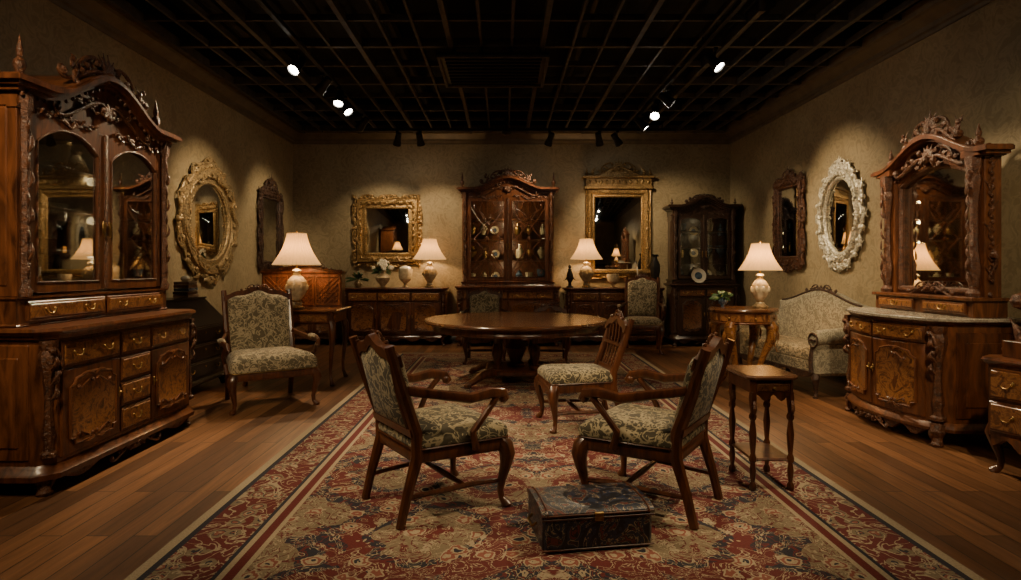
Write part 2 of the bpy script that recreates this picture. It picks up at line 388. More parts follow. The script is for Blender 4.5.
        pts+=[(xa+k*1.3,zb-k*.2),(xa+k*.9,zb-k),(xa,zb-k*1.4),(xa,za+k),(xa+k*.8,za+k*.8)]
        s.loft([[(x,fy(x)-d,z) for x,z in offs(pts,o)] for o,d in ((0,.012),(0,.022),(-.012,.024),(-.02,.020))],bl)
        s.tube([(x,fy(x)-.02,z) for x,z in offs(pts,.004)],.0085,wd,6,closed=True)
        cx=(x0+x1)/2; yy=fy(cx)-.024
        for d in(-1,1):
            s.leaf(cx,zb-m*.1,yy,pi/2+d*pi*.3,w*.24,.011,wd,d*1.2); s.leaf(cx,za+m*.1,yy,-pi/2-d*pi*.3,w*.22,.010,wd,-d*1.2)
            s.esc((cx+d*w*.04,zb-m*.5),(cx+d*w*.27,zb-m*.9),yy,.007,wd,'S',d); s.esc((cx+d*w*.04,za+m*.4),(cx+d*w*.27,za+m*.7),yy,.006,wd,'S',-d)
        kx=x1-.02 if knob>0 else x0+.02
        s.ell((kx,fy(kx)-.022,z0+h*.55),(.008,.006,.035),br,8,5); s.ell((kx,fy(kx)-.034,z0+h*.55),(.009,.009,.009),br,8,5)
    def corbel(s,x,y,z0,z1,mat,sx=1,r=.03):
        h=z1-z0
        pr=[(.4,0),(1.1,.02),(1.1,.05),(.7,.07),(.6,.12),(.85,.2),(.6,.3),(.5,.45),(.6,.6),(.9,.72),(1.25,.82),(1.3,.88),(1.0,.92),(1.2,.95),(1.2,1)]
        s.lathe([(r*a,h*b) for a,b in pr],(x,y,z0),mat,12,rib=.08,nr=6)
        for k in range(3):
            for d in(-1,0,1): s.leaf(x+d*r*.6,z0+h*(.5+.13*k),y-r*.9,pi/2+d*.5,h*.13,r*.32,mat,-d*.6,1.5)
        s.esc((x-r*.6,z0+h*.92),(x+r*.5,z0+h*.72),y-r*1.1,r*.3,mat,'C',-1)
    def finial(s,x,y,z,h,mat,r=None):
        r=r or h*.2
        s.lathe([(r*.8,0),(r*.9,h*.06),(r*.4,h*.12),(r*.5,h*.16),(r,h*.32),(r*.85,h*.42),(r*.35,h*.5),(r*.5,h*.55),(r*.55,h*.65),(r*.3,h*.8),(r*.12,h*.94),(r*.02,h)],(x,y,z),mat,12)
    def foot(s,x,y,h,mat,sx=1,r=.04):
        s.tube([(x,y,h+.02),(x+sx*.012,y-.012,h*.75),(x+sx*.012,y-.014,h*.45),(x+sx*.02,y-.02,h*.2),(x+sx*.022,y-.024,.012),(x+sx*.022,y-.024,0)],[r*1.15,r*1.15,r*.7,r*.75,r*.95,r*.75],mat,10)
        s.leaf(x,h,y-r*.8,-pi/2,h*.8,r*.4,mat,0,1)
    def cab(s,x,y,h,mat,dx,dy,r=.034):
        P=[(0,1,.95),(.35,.92,1.1),(.55,.80,1.05),(.40,.62,.78),(.12,.42,.58),(-.05,.24,.44),(.05,.12,.42),(.35,.055,.6),(.5,.02,.75),(.5,0,.6)]
        s.tube([(x+dx*a*.065,y+dy*a*.065,b*h) for a,b,c in P],[r*c for a,b,c in P],mat,10)
        s.leaf(x+dx*.03,h*.88,y+dy*.04-.012,-pi/2,h*.22,r*.35,mat,0,.8)
    def obj(s,name,loc=(0,0,0),f=(0,-1),ang=35,scale=1):
        me=bpy.data.meshes.new(name); me.from_pydata(s.v,[],s.f)
        for m in s.mats: me.materials.append(m)
        me.polygons.foreach_set('material_index',s.mi); me.polygons.foreach_set('use_smooth',[True]*len(s.f))
        import bmesh
        bm=bmesh.new(); bm.from_mesh(me); bmesh.ops.recalc_face_normals(bm,faces=bm.faces); bm.to_mesh(me); bm.free()
        me.set_sharp_from_angle(angle=math.radians(ang)); me.update()
        o=bpy.data.objects.new(name,me); sc.collection.objects.link(o)
        o.location=loc; o.rotation_euler=(0,0,math.atan2(f[0],-f[1])); o.scale=(scale,)*3
        return o
def fc(v): return lambda x:v
def lin(a,b,n): return [a+(b-a)*i/n for i in range(n+1)]
T=Matrix.Translation
def RX(a): return Matrix.Rotation(a,4,'X')
def RZ(a): return Matrix.Rotation(a,4,'Z')
# ------------------------------------------------------------------ room
XL,XR,YB,YF,ZC=-3.57,3.86,10.2,-1.6,3.55
def slabroom(name,c,s_,mat):
    b=Bd(); b.box(0,0,0,*s_,mat,.001); return b.obj(name,c)
slabroom('floor',((XL+XR)/2,(YB+YF)/2,-.05),(XR-XL+.4,YB-YF+.4,.1),FLOR)
HW=4.1
slabroom('wall_left',(XL-.06,(YB+YF)/2,HW/2),(.12,YB-YF,HW),WALL)
slabroom('wall_right',(XR+.06,(YB+YF)/2,HW/2),(.12,YB-YF,HW),WALL)
slabroom('wall_back',((XL+XR)/2,YB+.06,HW/2),(XR-XL+.24,.12,HW),WALL)
slabroom('wall_front',((XL+XR)/2,YF-.06,HW/2),(XR-XL+.24,.12,HW),WALL)
slabroom('ceiling',((XL+XR)/2,(YB+YF)/2,HW+.05),(XR-XL+.3,YB-YF+.3,.1),DARKC)
def trimrun(name,L,loc,f,prof,mat):
    b=Bd(); b.loft([[(x,-o,z) for o,z in prof] for x in(-L/2,L/2)],mat); return b.obj(name,loc,f)
crown=[(0,ZC-.20),(.02,ZC-.20),(.025,ZC-.17),(.05,ZC-.16),(.055,ZC-.12),(.10,ZC-.08),(.13,ZC-.05),(.17,ZC-.045),(.18,ZC),(.18,ZC+.05),(0,ZC+.05)]
base=[(0,0),(.02,0),(.02,.12),(.014,.13),(.010,.15),(0,.155)]
void=[(0,ZC+.05),(.01,ZC+.05),(.01,HW),(0,HW)]
for nm_,L,loc,f in(('left',YB-YF,(XL,(YB+YF)/2,0),(1,0)),('right',YB-YF,(XR,(YB+YF)/2,0),(-1,0)),('back',XR-XL,((XL+XR)/2,YB,0),(0,-1)),('front',XR-XL,((XL+XR)/2,YF,0),(0,1))):
    trimrun('trim_crown_'+nm_,L,loc,f,crown,TRIM); trimrun('baseboard_'+nm_,L,loc,f,base,WALN); trimrun('trim_void_'+nm_,L,loc,f,void,DARKC)
b=Bd(); z=ZC-.01
x=XL+.25; i=0
while x<XR-.1:
    b.box(x,(YB+YF)/2,z,.028 if i%3 else .05,YB-YF-.4,.06 if i%3 else .10,GRID,.002); x+=.31; i+=1
y=YF+.3; i=0
while y<YB-.15:
    b.box((XL+XR)/2,y,z+.012,XR-XL-.4,.03 if i%2 else .05,.06 if i%2 else .09,GRID,.002); y+=.62; i+=1
for x in(-2.9,-1.2,.9,2.6): b.tube([(x,YF+.2,z+.35),(x,YB-.2,z+.35)],.07,BLAK,10)
b.obj('ceiling_lattice')
b=Bd(); 
b.box(0,0,0,1.15,1.0,.03,BLAK); 
for i in range(9): b.box(0,-.42+.105*i,-.03,1.0,.02,.04,BLAK)
for s_ in(-1,1): b.box(s_*.56,0,-.03,.03,1.0,.03,GRID); b.box(0,s_*.5,-.03,1.15,.03,.03,GRID)
b.obj('ceiling_air_vent',(-.1,6.6,ZC-.12))
b=Bd(); b.tube([(0,0,.24),(0,0,0)],.03,BLAK,10); b.ell((0,0,-.01),(.07,.07,.05),BLAK); b.obj('ceiling_sprinkler_pipe',(.05,8.7,ZC-.32))
for X in(-1.95,1.93):
    b=Bd(); b.box(0,0,0,.045,8.0,.04,BLAK)
    for y in(-3.5,-1.2,1.2,3.5): b.tube([(0,y,0),(0,y,.082)],.008,BLAK,6)
    b.obj('lighting_track',(X,4.6,ZC-.15))
b=Bd(); b.box(0,0,0,5.2,.045,.04,BLAK)
for x in(-2.4,0,2.4): b.tube([(x,0,0),(x,0,.145)],.008,BLAK,6)
b.obj('lighting_track',(.0,9.05,ZC-.215))
GAIN=1.85
def fixture(pos,tgt,power,size=62,col=(1,.76,.45),blend=.75,lens=True):
    b=Bd(); d=(Vector(tgt)-Vector(pos)).normalized()
    q=d.to_track_quat('Z','Y').to_matrix().to_4x4()
    b.tube([(0,0,.14),(0,0,.02)],.010,BLAK,8); b.box(0,0,.13,.04,.08,.03,BLAK)
    b.push(q)
    b.lathe([(.02,-.13),(.042,-.12),(.046,-.06),(.046,-.02),(.058,.02),(.062,.07),(.056,.07),(.05,.03)],(0,0,0),BLAK,18)
    if lens: b.lathe([(.052,.055),(.04,.062),(.001,.064)],(0,0,0),SPOTE,16)
    b.pop()
    o=b.obj('track_or_fill_spotlight',pos)
    l=bpy.data.lights.new('spot_beam','SPOT'); l.energy=power*GAIN; l.color=col; l.spot_size=math.radians(size); l.spot_blend=blend; l.shadow_soft_size=.05
    lo=bpy.data.objects.new('spot_beam',l); sc.collection.objects.link(lo); lo.parent=o
    lo.location=d*.085; lo.rotation_euler=d.to_track_quat('-Z','Y').to_euler()
zf=3.23
FX=[((-2.03,5.9,zf),(-2.8,4.3,1.3),190,60),((-1.97,6.55,zf),(-3.55,7.2,1.7),100,60),((-1.93,7.06,zf),(-2.0,5.5,.5),120,48),((-1.95,7.45,zf),(.0,6.4,.6),150,55),((-1.95,8.3,zf),(-3.5,9.1,1.7),65,62),
((2.05,5.8,zf),(3.3,4.7,1.3),190,60),((1.95,7.1,zf),(3.85,6.8,1.75),110,60),((1.95,7.7,zf),(.9,4.6,.3),160,50),((1.93,8.3,zf),(3.5,8.0,1.6),65,62),
((-1.95,2.9,zf),(-.2,3.6,.3),120,58),((1.93,2.9,zf),(.6,3.6,.3),120,58),((-1.95,4.2,zf),(.2,5.2,0),120,60),((1.93,4.4,zf),(3.2,6.2,.6),130,52),  # unseen heads added above the view to light front chairs, rug and settee
((-1.95,1.6,zf),(-3.0,4.0,1.25),130,58),((1.93,1.6,zf),(3.4,4.2,1.25),130,58),((-1.95,.9,zf),(-1.2,4.5,.0),60,70),((1.93,.9,zf),(1.4,4.5,.0),60,70)]  # more unseen fill heads, added to brighten cabinet near sides and front floor
for p,t_,w_,s_ in FX: fixture(p,t_,w_,s_)
for x,tx in((-1.59,-2.1),(-1.25,-1.0),(.70,.1),(1.45,1.9),(1.72,3.1)):
    fixture((x,9.05,3.17),(tx,10.1,1.5),48,78)

# ------------------------------------------------------------------ rug
b=Bd(); b.box(0,0,0,HX*2,HY*2,.0105,RUG,.004); b.obj('persian_rug',(.205,5.12,.006))
RZ0=.0135
# ------------------------------------------------------------------ small things
def lampfn(name,loc,h=.85,sw=.23,body=CERA,fat=1,power=32):
    b=Bd(); s=h/.85
    b.lathe([(.075,0),(.08,.015),(.06,.03),(.045,.045)],(0,0,0),GOLB,24)
    pr=[(.045,.04),(.05,.06),(.035,.085),(.05,.11),(.085,.17),(.098,.23),(.09,.29),(.06,.335),(.035,.36),(.03,.39),(.045,.405),(.03,.42),(.012,.43)]
    b.lathe([(r*fat*s,z*s) for r,z in pr],(0,0,0),body,32,rib=.035,nr=8)
    for k in range(8):
        a=2*pi*k/8; b.ell((.094*fat*s*math.cos(a),.094*fat*s*math.sin(a),.23*s),(.02,.02,.035),body,8,5)
    b.lathe([(.05*s,.075*s),(.052*s,.085*s),(.04*s,.09*s)],(0,0,0),BRAS,20)
    b.tube([(0,0,.42*s),(0,0,.50*s)],.009,BRAS,8); b.ell((0,0,.53*s),(.028,.028,.04),BULB,10,6)
    b.tube([(0,0,.47*s),(.05,0,.52*s),(.05,0,.70*s),(0,0,.80*s),(-.05,0,.70*s),(-.05,0,.52*s),(0,0,.47*s)],.003,BRAS,5)
    b.finial(0,0,.80*s,.05*s,BRAS,.012)
    z0,z1=.47*s,.80*s; n=72; R=[]
    for i in range(9):
        t=i/8; r=sw*(1-t)+sw*.40*t-sw*.10*math.sin(pi*t)
        R.append([(r*(1+.018*(-1)**k)*math.cos(2*pi*k/n),r*(1+.018*(-1)**k)*math.sin(2*pi*k/n),z0+(z1-z0)*t) for k in range(n)])
    b.loft(R,SHAD,False,False)
    for z,r in((z0,sw),(z1,sw*.40)): b.tube([(r*math.cos(a),r*math.sin(a),z) for a in lin(0,2*pi,35)[:-1]],.005,SHAD,6,closed=True)
    o=b.obj(name,loc)
    l=bpy.data.lights.new('lamp_bulb','POINT'); l.energy=power; l.color=(1,.62,.29); l.shadow_soft_size=.05
    lo=bpy.data.objects.new('lamp_bulb',l); sc.collection.objects.link(lo); lo.parent=o; lo.location=(0,0,.60*s)
    return o
VASES=[[(.3,0),(.35,.05),(.25,.1),(.7,.4),(.8,.6),(.5,.78),(.28,.85),(.3,.93),(.45,1),(.4,1),(.25,.9)],
 [(.4,0),(.45,.04),(.2,.12),(.2,.2),(.8,.45),(.9,.7),(.95,1),(.88,1),(.8,.7)],
 [(.35,0),(.6,.2),(.65,.5),(.35,.8),(.2,.9),(.3,1),(.25,1),(.15,.9)],
 [(.5,0),(.55,.3),(.5,.6),(.2,.72),(.2,1),(.16,1)]]
def vase(b,x,y,z,h,mat,k=0,fat=.5): b.lathe([(r*h*fat,q*h) for r,q in VASES[k]],(x,y,z),mat,18)
def plate_(b,x,y,z,r,mat):
    b.push(T((x,y,z+r))@RX(pi/2-.25)); b.lathe([(.001,.0),(r*.6,0),(r,.02),(r,.026),(r*.62,.008),(.001,.006)],(0,0,0),mat,24); b.lathe([(r*.45,.009),(r*.5,.0105),(r*.2,.0095)],(0,0,0),BLUE,20); b.pop()
def foliage(b,x,y,z,r,n,mat,up=.6,wid=.12):
    for i in range(n):
        a=random.uniform(0,2*pi); e=random.uniform(up*.3,1.4); L=r*random.uniform(.6,1.1)
        d=Vector((math.cos(a)*math.cos(e),math.sin(a)*math.cos(e),math.sin(e)))
        P=[Vector((x,y,z))+d*L*t+Vector((0,0,-.35*L*t*t)) for t in(0,.3,.55,.8,1)]
        b.tube([tuple(p) for p in P],[.003,L*.02,L*wid,L*wid*.8,.002],mat,5,sq=(.15,1))
def flowers(b,x,y,z,r,n):
    for i in range(n):
        a=random.uniform(0,2*pi); e=random.uniform(.1,1.5); q=r*random.uniform(.7,1)
        c=(x+q*math.cos(a)*math.cos(e),y+q*math.sin(a)*math.cos(e),z+q*math.sin(e)*.9)
        b.tube([(x,y,z-.05),c],.003,LEAF,5)
        for k in range(5):
            t=2*pi*k/5; b.ell((c[0]+.018*math.cos(t),c[1]+.01*math.sin(t),c[2]+.018*math.sin(t)),(.018,.014,.018),PETL,6,4)
# ------------------------------------------------------------------ chairs
def tilt(y,z,a): return T((0,y,z))@RX(-a)
def chair(name,xy,f,wd=MAHO,fab=FAB1,w=.60,d=.54,sh=.37,bh=.90,arms=True,style='panel',zoff=RZ0,wb=None,pad=.075,stretch=True):
    b=Bd(); wb=wb or w*.84; hw,hb,hd=w/2,wb/2,d/2
    for s in(-1,1):
        b.cab(s*(hw-.035),-hd+.035,sh-.02,wd,s*.75,-.65,.040)
        top=bh-.03; rk=(bh-sh)*.26
        b.tube([(s*(hb-.02),hd+.07,0),(s*(hb-.02),hd+.035,sh*.4),(s*(hb-.02),hd-.02,sh*.9),(s*(hb-.02),hd-.015,sh+.08),(s*(hb-.012),hd+rk*.45,sh+(bh-sh)*.55),(s*(hb-.005),hd+rk*.95,top)],[.023,.025,.032,.030,.027,.024],wd,8)
    tr=[(-hb,hd),(-hw,-hd),(hw,-hd),(hb,hd)]
    def rnd(p,r=.05):
        out=[]
        for i in range(len(p)):
            a,c,e=Vector(p[i-1]),Vector(p[i]),Vector(p[(i+1)%len(p)])
            u=(a-c).normalized()*r; v=(e-c).normalized()*r
            for t in(0,.25,.5,.75,1): q=c+u*(1-t)**2+v*t**2; out.append((q.x,q.y))
        return out
    fp=rnd(tr,.05)
    b.slab(fp,[(-.02,sh-.07),(-.004,sh-.065),(0,sh-.055),(0,sh-.012),(-.006,sh)],wd)
    if stretch!='no':
        b.sweepx(lin(-hw+.05,hw-.05,16),lambda x:sh-.09-.02*math.cos(4*pi*x/w),lambda x:sh-.05,-hd-.004,-hd+.018,wd)
    b.cushion(fp,[(-.012,sh-.005),(.004,sh+.01),(.006,sh+.03),(0,sh+pad*.65),(-.02,sh+pad*.95),(-.06,sh+pad*1.15),(-.12,sh+pad*1.27),(-.17,sh+pad*1.32),(-.22,sh+pad*1.34)],fab)
    b.tube([(x,y,sh+.002) for x,y in offs(fp,.004)],.005,BRAS if fab is FAB2 else wd,6,closed=True)
    ang=math.atan(.26)
    H=(bh-sh)/math.cos(ang)
    b.push(tilt(hd-.03,sh,ang))
    top=lambda x:H-.035+.035*math.cos(pi*x/hb)+.012*math.cos(3*pi*x/hb)
    if style in('panel','tall'):
        zb=.10
        out=[(-hb+.035,zb),(hb-.035,zb)]+[(x,top(x)-.045) for x in lin(hb-.03,-hb+.03,12)]
        b.cushv(out,[(0,.012),(.0,-.012),(-.008,-.028),(-.03,-.045),(-.07,-.056),(-.11,-.06),(-.15,-.062)] ,fab)
        b.cushv(out,[(0,.008),(0,.02),(-.02,.030),(-.08,.040),(-.15,.044)],fab)
        b.sweepx(lin(-hb-.005,hb+.005,20),lambda x:top(x)-.055,top,-.012,.034,wd)
        b.sweepx(lin(-hb+.01,hb-.01,8),lambda x:zb-.03,lambda x:zb+.01,-.01,.030,wd)
        b.crest(0,H-.03,-.01,wb*.5,.07,wd,.007)
        if style=='panel':
            for s in(-1,1): b.tube([(s*(hb-.045),.018,zb),(s*(hb-.045),.03,H*.5),(s*(hb-.04),.022,H-.04)],.012,wd,6)
    else:
        b.sweepx(lin(-hb-.01,hb+.01,20),lambda x:top(x)-.06,top,-.012,.02,wd)
        b.sweepx(lin(-hb+.01,hb-.01,8),lambda x:.07,lambda x:.11,-.01,.02,wd)
        b.sweepx(lin(-hb+.01,hb-.01,8),lambda x:H*.52,lambda x:H*.52+.025,-.004,.014,wd)
        for x in lin(-hb+.075,hb-.075,4):
            b.tube([(x*.9,.005,.09),(x*.85,.02,H*.35),(x*1.0,.015,H*.65),(x*1.05,.0,H-.06)],[.013,.010,.010,.013],wd,6,sq=(.6,1.3))
        b.crest(0,H-.035,-.01,wb*.6,.08,wd,.008)
    b.pop()
    if arms:
        za=sh+.24
        for s in(-1,1):
            yb=hd+.04
            P=[(s*(hb-.01),yb,za+.05),(s*(hb+.035),hd-.10,za+.025),(s*(hw+.03),0,za-.005),(s*(hw+.035),-hd*.45,za+.01),(s*(hw+.02),-hd*.78,za-.005),(s*(hw+.015),-hd*.86,za-.035),(s*(hw+.015),-hd*.78,za-.05)]
            b.tube(P,[.02,.021,.023,.025,.024,.018,.012],wd,8,sq=(.8,1.15))
            b.ell((s*(hw+.015),-hd*.78,za-.028),(.02,.026,.026),wd,10,6)
            b.tube([(s*(hw-.01),-hd*.22,sh-.03),(s*(hw+.005),-hd*.12,sh+.06),(s*(hw+.03),-hd*.32,sh+.14),(s*(hw+.025),-hd*.60,za-.02)],[.022,.018,.016,.018],wd,8)
            if style=='tall': b.push(T((s*(hw+.03),-.02,za+.02))); b.ell((0,0,0),(.033,.12,.026),fab,10,6); b.pop()
    if stretch is True:
        zs=sh*.36
        for s in(-1,1): b.tube([(s*(hw-.035),-hd+.04,zs),(s*(hw-.045),-.1,zs+.01),(s*(hb-.03),hd+.03,zs)],[.011,.015,.011],wd,8)
        b.tube([(-hw+.05,-.02,zs+.008),(0,-.02,zs+.008),(hw-.05,-.02,zs+.008)],[.011,.017,.011],wd,8)
    return b.obj(name,(xy[0],xy[1],zoff),f)
chair('carved_armchair',(-.34,3.22),(.83,.56),wd=MAHO,w=.58,d=.52,sh=.36,bh=.90)
chair('carved_armchair',(.76,3.22),(-.83,.56),wd=MAHO,w=.58,d=.52,sh=.36,bh=.885)
chair('slat_back_chair',(.58,4.78),(-.95,-.15),w=.52,d=.52,sh=.36,bh=.87,arms=False,style='slat')
chair('upholstered_dining_chair',(-.24,7.98),(.05,-1),fab=FAB2,w=.56,d=.5,sh=.38,bh=.95,arms=True,style='tall')
chair('upholstered_armchair',(-2.17,5.55),(.55,-.83),fab=FAB2,w=.74,d=.62,sh=.34,bh=1.06,style='tall',zoff=0,pad=.12,stretch='no')
chair('upholstered_armchair',(2.08,9.0),(-.25,-.97),fab=FAB2,w=.60,d=.52,sh=.42,bh=1.13,style='tall',zoff=0,stretch='no')
chair('low_back_dining_chair',(.62,7.95),(-.1,-1),fab=FABG,w=.5,d=.46,sh=.38,bh=.74,arms=False,style='slat')
# ------------------------------------------------------------------ dining table
b=Bd(); R=1.0; zt=.67
b.slab(circ(R,72),[(-.06,zt-.045),(-.02,zt-.04),(-.004,zt-.028),(0,zt-.018),(-.006,zt-.006),(-.012,zt)],TOPW)
b.slab(circ(R-.10,64),[(0,zt-.12),(.006,zt-.11),(.006,zt-.10),(0,zt-.09),(0,zt-.04)],MAHO)
for k in range(24):
    a=2*pi*k/24; b.push(RZ(a)); b.leaf(0,zt-.085,-R+.098,-pi/2,.03,.008,CARV,0); b.pop()
b.slab(rectfp(.62,.62,cant=.12),[(0,.09),(.02,.1),(.02,.13),(0,.15)],MAHO)
for sx in(-1,1):
    for sy in(-1,1):
        b.lathe([(.05,0),(.055,.03),(.03,.05),(.045,.1),(.06,.16),(.055,.22),(.03,.27),(.04,.3),(.05,.36),(.055,.41)],(sx*.20,sy*.20,.15),MAHO,14)
        b.tube([(sx*.25,sy*.25,.12),(sx*.36,sy*.33,.10),(sx*.44,sy*.40,.05),(sx*.49,sy*.43,.03),(sx*.52,sy*.45,.0)],[.05,.042,.03,.034,.03],MAHO,10)
        b.box(sx*.5,sy*.44,.015,.07,.07,.03,MAHO)
b.lathe([(.09,0),(.1,.03),(.06,.06),(.1,.15),(.12,.2),(.07,.28),(.06,.34),(.1,.41)],(0,0,.15),MAHO,20)
b.slab(rectfp(.7,.7,cant=.1),[(0,.54),(.0,.56)],MAHO)
b.obj('round_dining_table',(.14,6.6,RZ0+.012))

# ------------------------------------------------------------------ cabinets
def bon(u,k=.78): a=abs(u); return 0 if a>k else .5*(1+math.cos(pi*a/k))
def hutch(name,xy,f,w,dl,du,hc,h1,h2,wd,bl,cv,glass,layout='big',items=None,tracery=False,band=.15,crest=.2,fin=.22,nsh=3,uw=None,cant=.07,arch=.10,glow=0,fi=0,field=True):
    b=Bd(); uw=uw or w-.10; yf=-dl/2; fy=fc(yf)
    fp=rectfp(w,dl,cant)
    for sx in(-1,1):
        b.foot(sx*(w/2-.06),-dl/2+.07,.12,cv,sx,.045); b.foot(sx*(w/2-.06),dl/2-.05,.12,cv,sx,.04)
        b.corbel(sx*(w/2-cant*.55),-dl/2+cant*.35,.20,hc-.07,cv,sx,.036 if w>1.3 else .024)
    b.slab(fp,[(-.01,.085),(.03,.09),(.035,.12),(.02,.135),(.012,.155),(0,.17)],wd)
    b.slab(fp,[(0,.165),(0,hc-.06)],wd)
    b.slab(fp,[(0,hc-.065),(.015,hc-.06),(.02,hc-.04),(.038,hc-.03),(.045,hc-.018),(.04,hc)],wd)
    b.sweepx(lin(-w/2+.1,w/2-.1,24),lambda x:.075-.03*math.cos(6*pi*x/w)*1,lambda x:.1,yf-.012,yf+.02,cv)
    b.crest(0,.05,yf-.018,w*.35,.10,cv,.008)
    xi=w/2-cant-.02; zl,zh=.19,hc-.08
    if layout=='big':
        zd=zh-.15; third=2*xi/3
        b.drawer(-xi,-xi+third*1.12,zd,zh,fy,wd,bl,BRAS); b.drawer(-xi+third*1.12+.01,xi-third*1.12-.01,zd,zh,fy,wd,bl,BRAS,1); b.drawer(xi-third*1.12,xi,zd,zh,fy,wd,bl,BRAS)
        b.door(-xi,-xi+third*1.12,zl,zd-.012,fy,wd,bl,BRAS,1); b.door(xi-third*1.12,xi,zl,zd-.012,fy,wd,bl,BRAS,-1)
        n=3; zz=lin(zl,zd-.012,n)
        for i in range(n): b.drawer(-xi+third*1.12+.01,xi-third*1.12-.01,zz[i]+.005,zz[i+1]-.005,fy,wd,bl,BRAS,1)
    else:
        zd=zh-.13
        b.drawer(-xi,-.006,zd,zh,fy,wd,bl,BRAS); b.drawer(.006,xi,zd,zh,fy,wd,bl,BRAS)
        b.door(-xi,-.006,zl,zd-.01,fy,wd,bl,BRAS,1); b.door(.006,xi,zl,zd-.01,fy,wd,bl,BRAS,-1)
    for sx in(-1,1):
        b.push(RZ(sx*pi/2)); g=fc(-w/2)
        q=dl/2
        b.cpan(-q+.10 if sx>0 else -q+.05,q-.05 if sx>0 else q-.10,.20,hc-.09,.010,wd,g); b.cpan(-q+.17,q-.15,.27,hc-.16,.018,wd,g); b.pop()
    # upper
    yc=dl/2-du/2; b.push(T((0,yc,0))); y0=-du/2; y1=du/2
    zb=hc+band
    b.slab(rectfp(uw+.03,du+.02,.0),[(0,hc-.002),(.008,hc+.01),(0,hc+.02),(0,zb-.02),(.012,zb-.01),(.012,zb)],wd)
    if band>.1:
        g2=fc(y0-.01); q=uw/2-.05
        b.drawer(-q,-.01,hc+.03,zb-.028,g2,wd,bl,BRAS,1 if w<1.2 else 2); b.drawer(.01,q,hc+.03,zb-.028,g2,wd,bl,BRAS,1 if w<1.2 else 2)
    t=.03
    for sx in(-1,1): 
        b.box(sx*(uw/2-t/2),0,(zb+h1)/2,t,du,h1-zb,wd)
        b.push(RZ(sx*pi/2)); g=fc(-uw/2); q=du/2
        b.cpan(-q+.05,q-.05,zb+.06,h1-.10,.008,wd,g); b.cpan(-q+.10,q-.10,zb+.14,h1-.18,.016,wd,g); b.pop()
        x=sx*(uw/2-.035)
        b.lathe([(.032,0),(.036,.03),(.022,.06),(.026,.12),(.020,(h1-zb)*.5),(.026,h1-zb-.2),(.022,h1-zb-.14),(.036,h1-zb-.1),(.036,h1-zb)],(x,y0-.02,zb),cv,12,rib=.08,nr=6)
        for k in range(9): b.leaf(x,zb+.10+(h1-zb-.24)*k/9,y0-.042,pi/2+.45*(-1)**k,.11,.011,cv,-.8*(-1)**k,1)
    b.box(0,y1-.01,(zb+h1)/2,uw-.02,.02,h1-zb,wd); b.box(0,0,h1-.02,uw-.02,du-.02,.04,wd)
    zs=lin(zb,h1-.1,nsh)
    for z in zs[1:-1]: b.box(0,.02,z,uw-.05,du-.08,.018,wd,.003)
    st=.055 if w>1.3 else .04; cs=.03
    xo=uw/2-.075
    ztop=h1-.10
    for sx in(-1,1):
        xa,xb=(cs*.3,xo) if sx>0 else (-xo,-cs*.3)
        A=lambda x:ztop-st-arch*( abs((x-(xa+xb)/2)/((xb-xa)/2)) )**2.2 if arch>0 else ztop-st
        b.box(xa+st/2,y0,(zb+ztop)/2+.01,st,.03,ztop-zb-.02,wd); b.box(xb-st/2,y0,(zb+ztop)/2+.01,st,.03,ztop-zb-.02,wd)
        b.box((xa+xb)/2,y0,zb+.045,xb-xa-2*st+.01,.028,.06,wd)
        b.sweepx(lin(xa+st-.004,xb-st+.004,14),A,lambda x:ztop,y0-.014,y0+.014,wd)
        P=[(xb-st,zb+.078),(xa+st,zb+.078)]+[(x,A(x)) for x in lin(xa+st,xb-st,12)]
        b.tube([(x,y0-.014,z) for x,z in P],.007,cv,6,closed=True)
        b.leaf((xa+xb)/2,ztop-.03,y0-.018,pi*.8,.12,.012,cv,.9); b.leaf((xa+xb)/2,ztop-.03,y0-.018,pi*.2,.12,.012,cv,-.9)
        b.box((xa+xb)/2,y0+.004,(zb+ztop)/2,xb-xa-2*st+.01,.004,ztop-zb-st,glass,.0005)
        if tracery:
            cx=(xa+xb)/2; L=(xb-xa)/2-st; z0,z1=zb+.08,ztop-st; m=(z0+z1)/2; yt=y0-.010; tm=MAHL
            for d in(-1,1):
                for e_ in(-1,1):
                    ze=z0 if e_<0 else z1; q=abs(ze-m)
                    b.tube([(cx+d*L,yt,m+e_*(q-.10)),(cx+d*L*.55,yt,m+e_*q*.52),(cx+d*L*.12,yt,m+e_*q*.30),(cx,yt,m+e_*q*.10)],.0085,tm,6)
                    b.tube([(cx+d*L*.8,yt,m),(cx+d*L*.35,yt,m+e_*q*.22),(cx,yt,m+e_*q*.45)],.0085,tm,6)
                    b.tube([(cx+d*L*.12,yt,m+e_*q*.46),(cx+d*L*.50,yt,m+e_*q*.75),(cx+d*L*.30,yt,m+e_*q)],.0085,tm,6)
                    b.esc((cx+d*L*.15,m+e_*q*.55),(cx+d*L*.75,m+e_*q*.88),yt,.007,tm,'S',d*e_)
                    b.tube([(cx,yt,m+e_*q*.45),(cx,yt,m+e_*q)],.0075,tm,6)
                b.tube([(cx+d*L*.8,yt,m),(cx+d*L,yt,m)],.0085,tm,6)
            b.ell((cx,yt-.004,m),(.03,.008,.04),tm,10,6)
        kx=xa+.02 if sx>0 else xb-.02
        b.ell((kx,y0-.02,(zb+ztop)/2-.1),(.01,.006,.05),BRAS,8,6); b.tube([(kx,y0-.03,(zb+ztop)/2-.16),(kx,y0-.034,(zb+ztop)/2-.06)],.006,BRAS,6)
    b.box(0,y0-.016,(zb+ztop)/2+.01,.03,.02,ztop-zb-.02,cv)
    hw=uw/2+.01
    rise=h2-h1
    zt_=lambda x:h1+rise*bon(x/hw)
    xs=lin(-hw,hw,48)
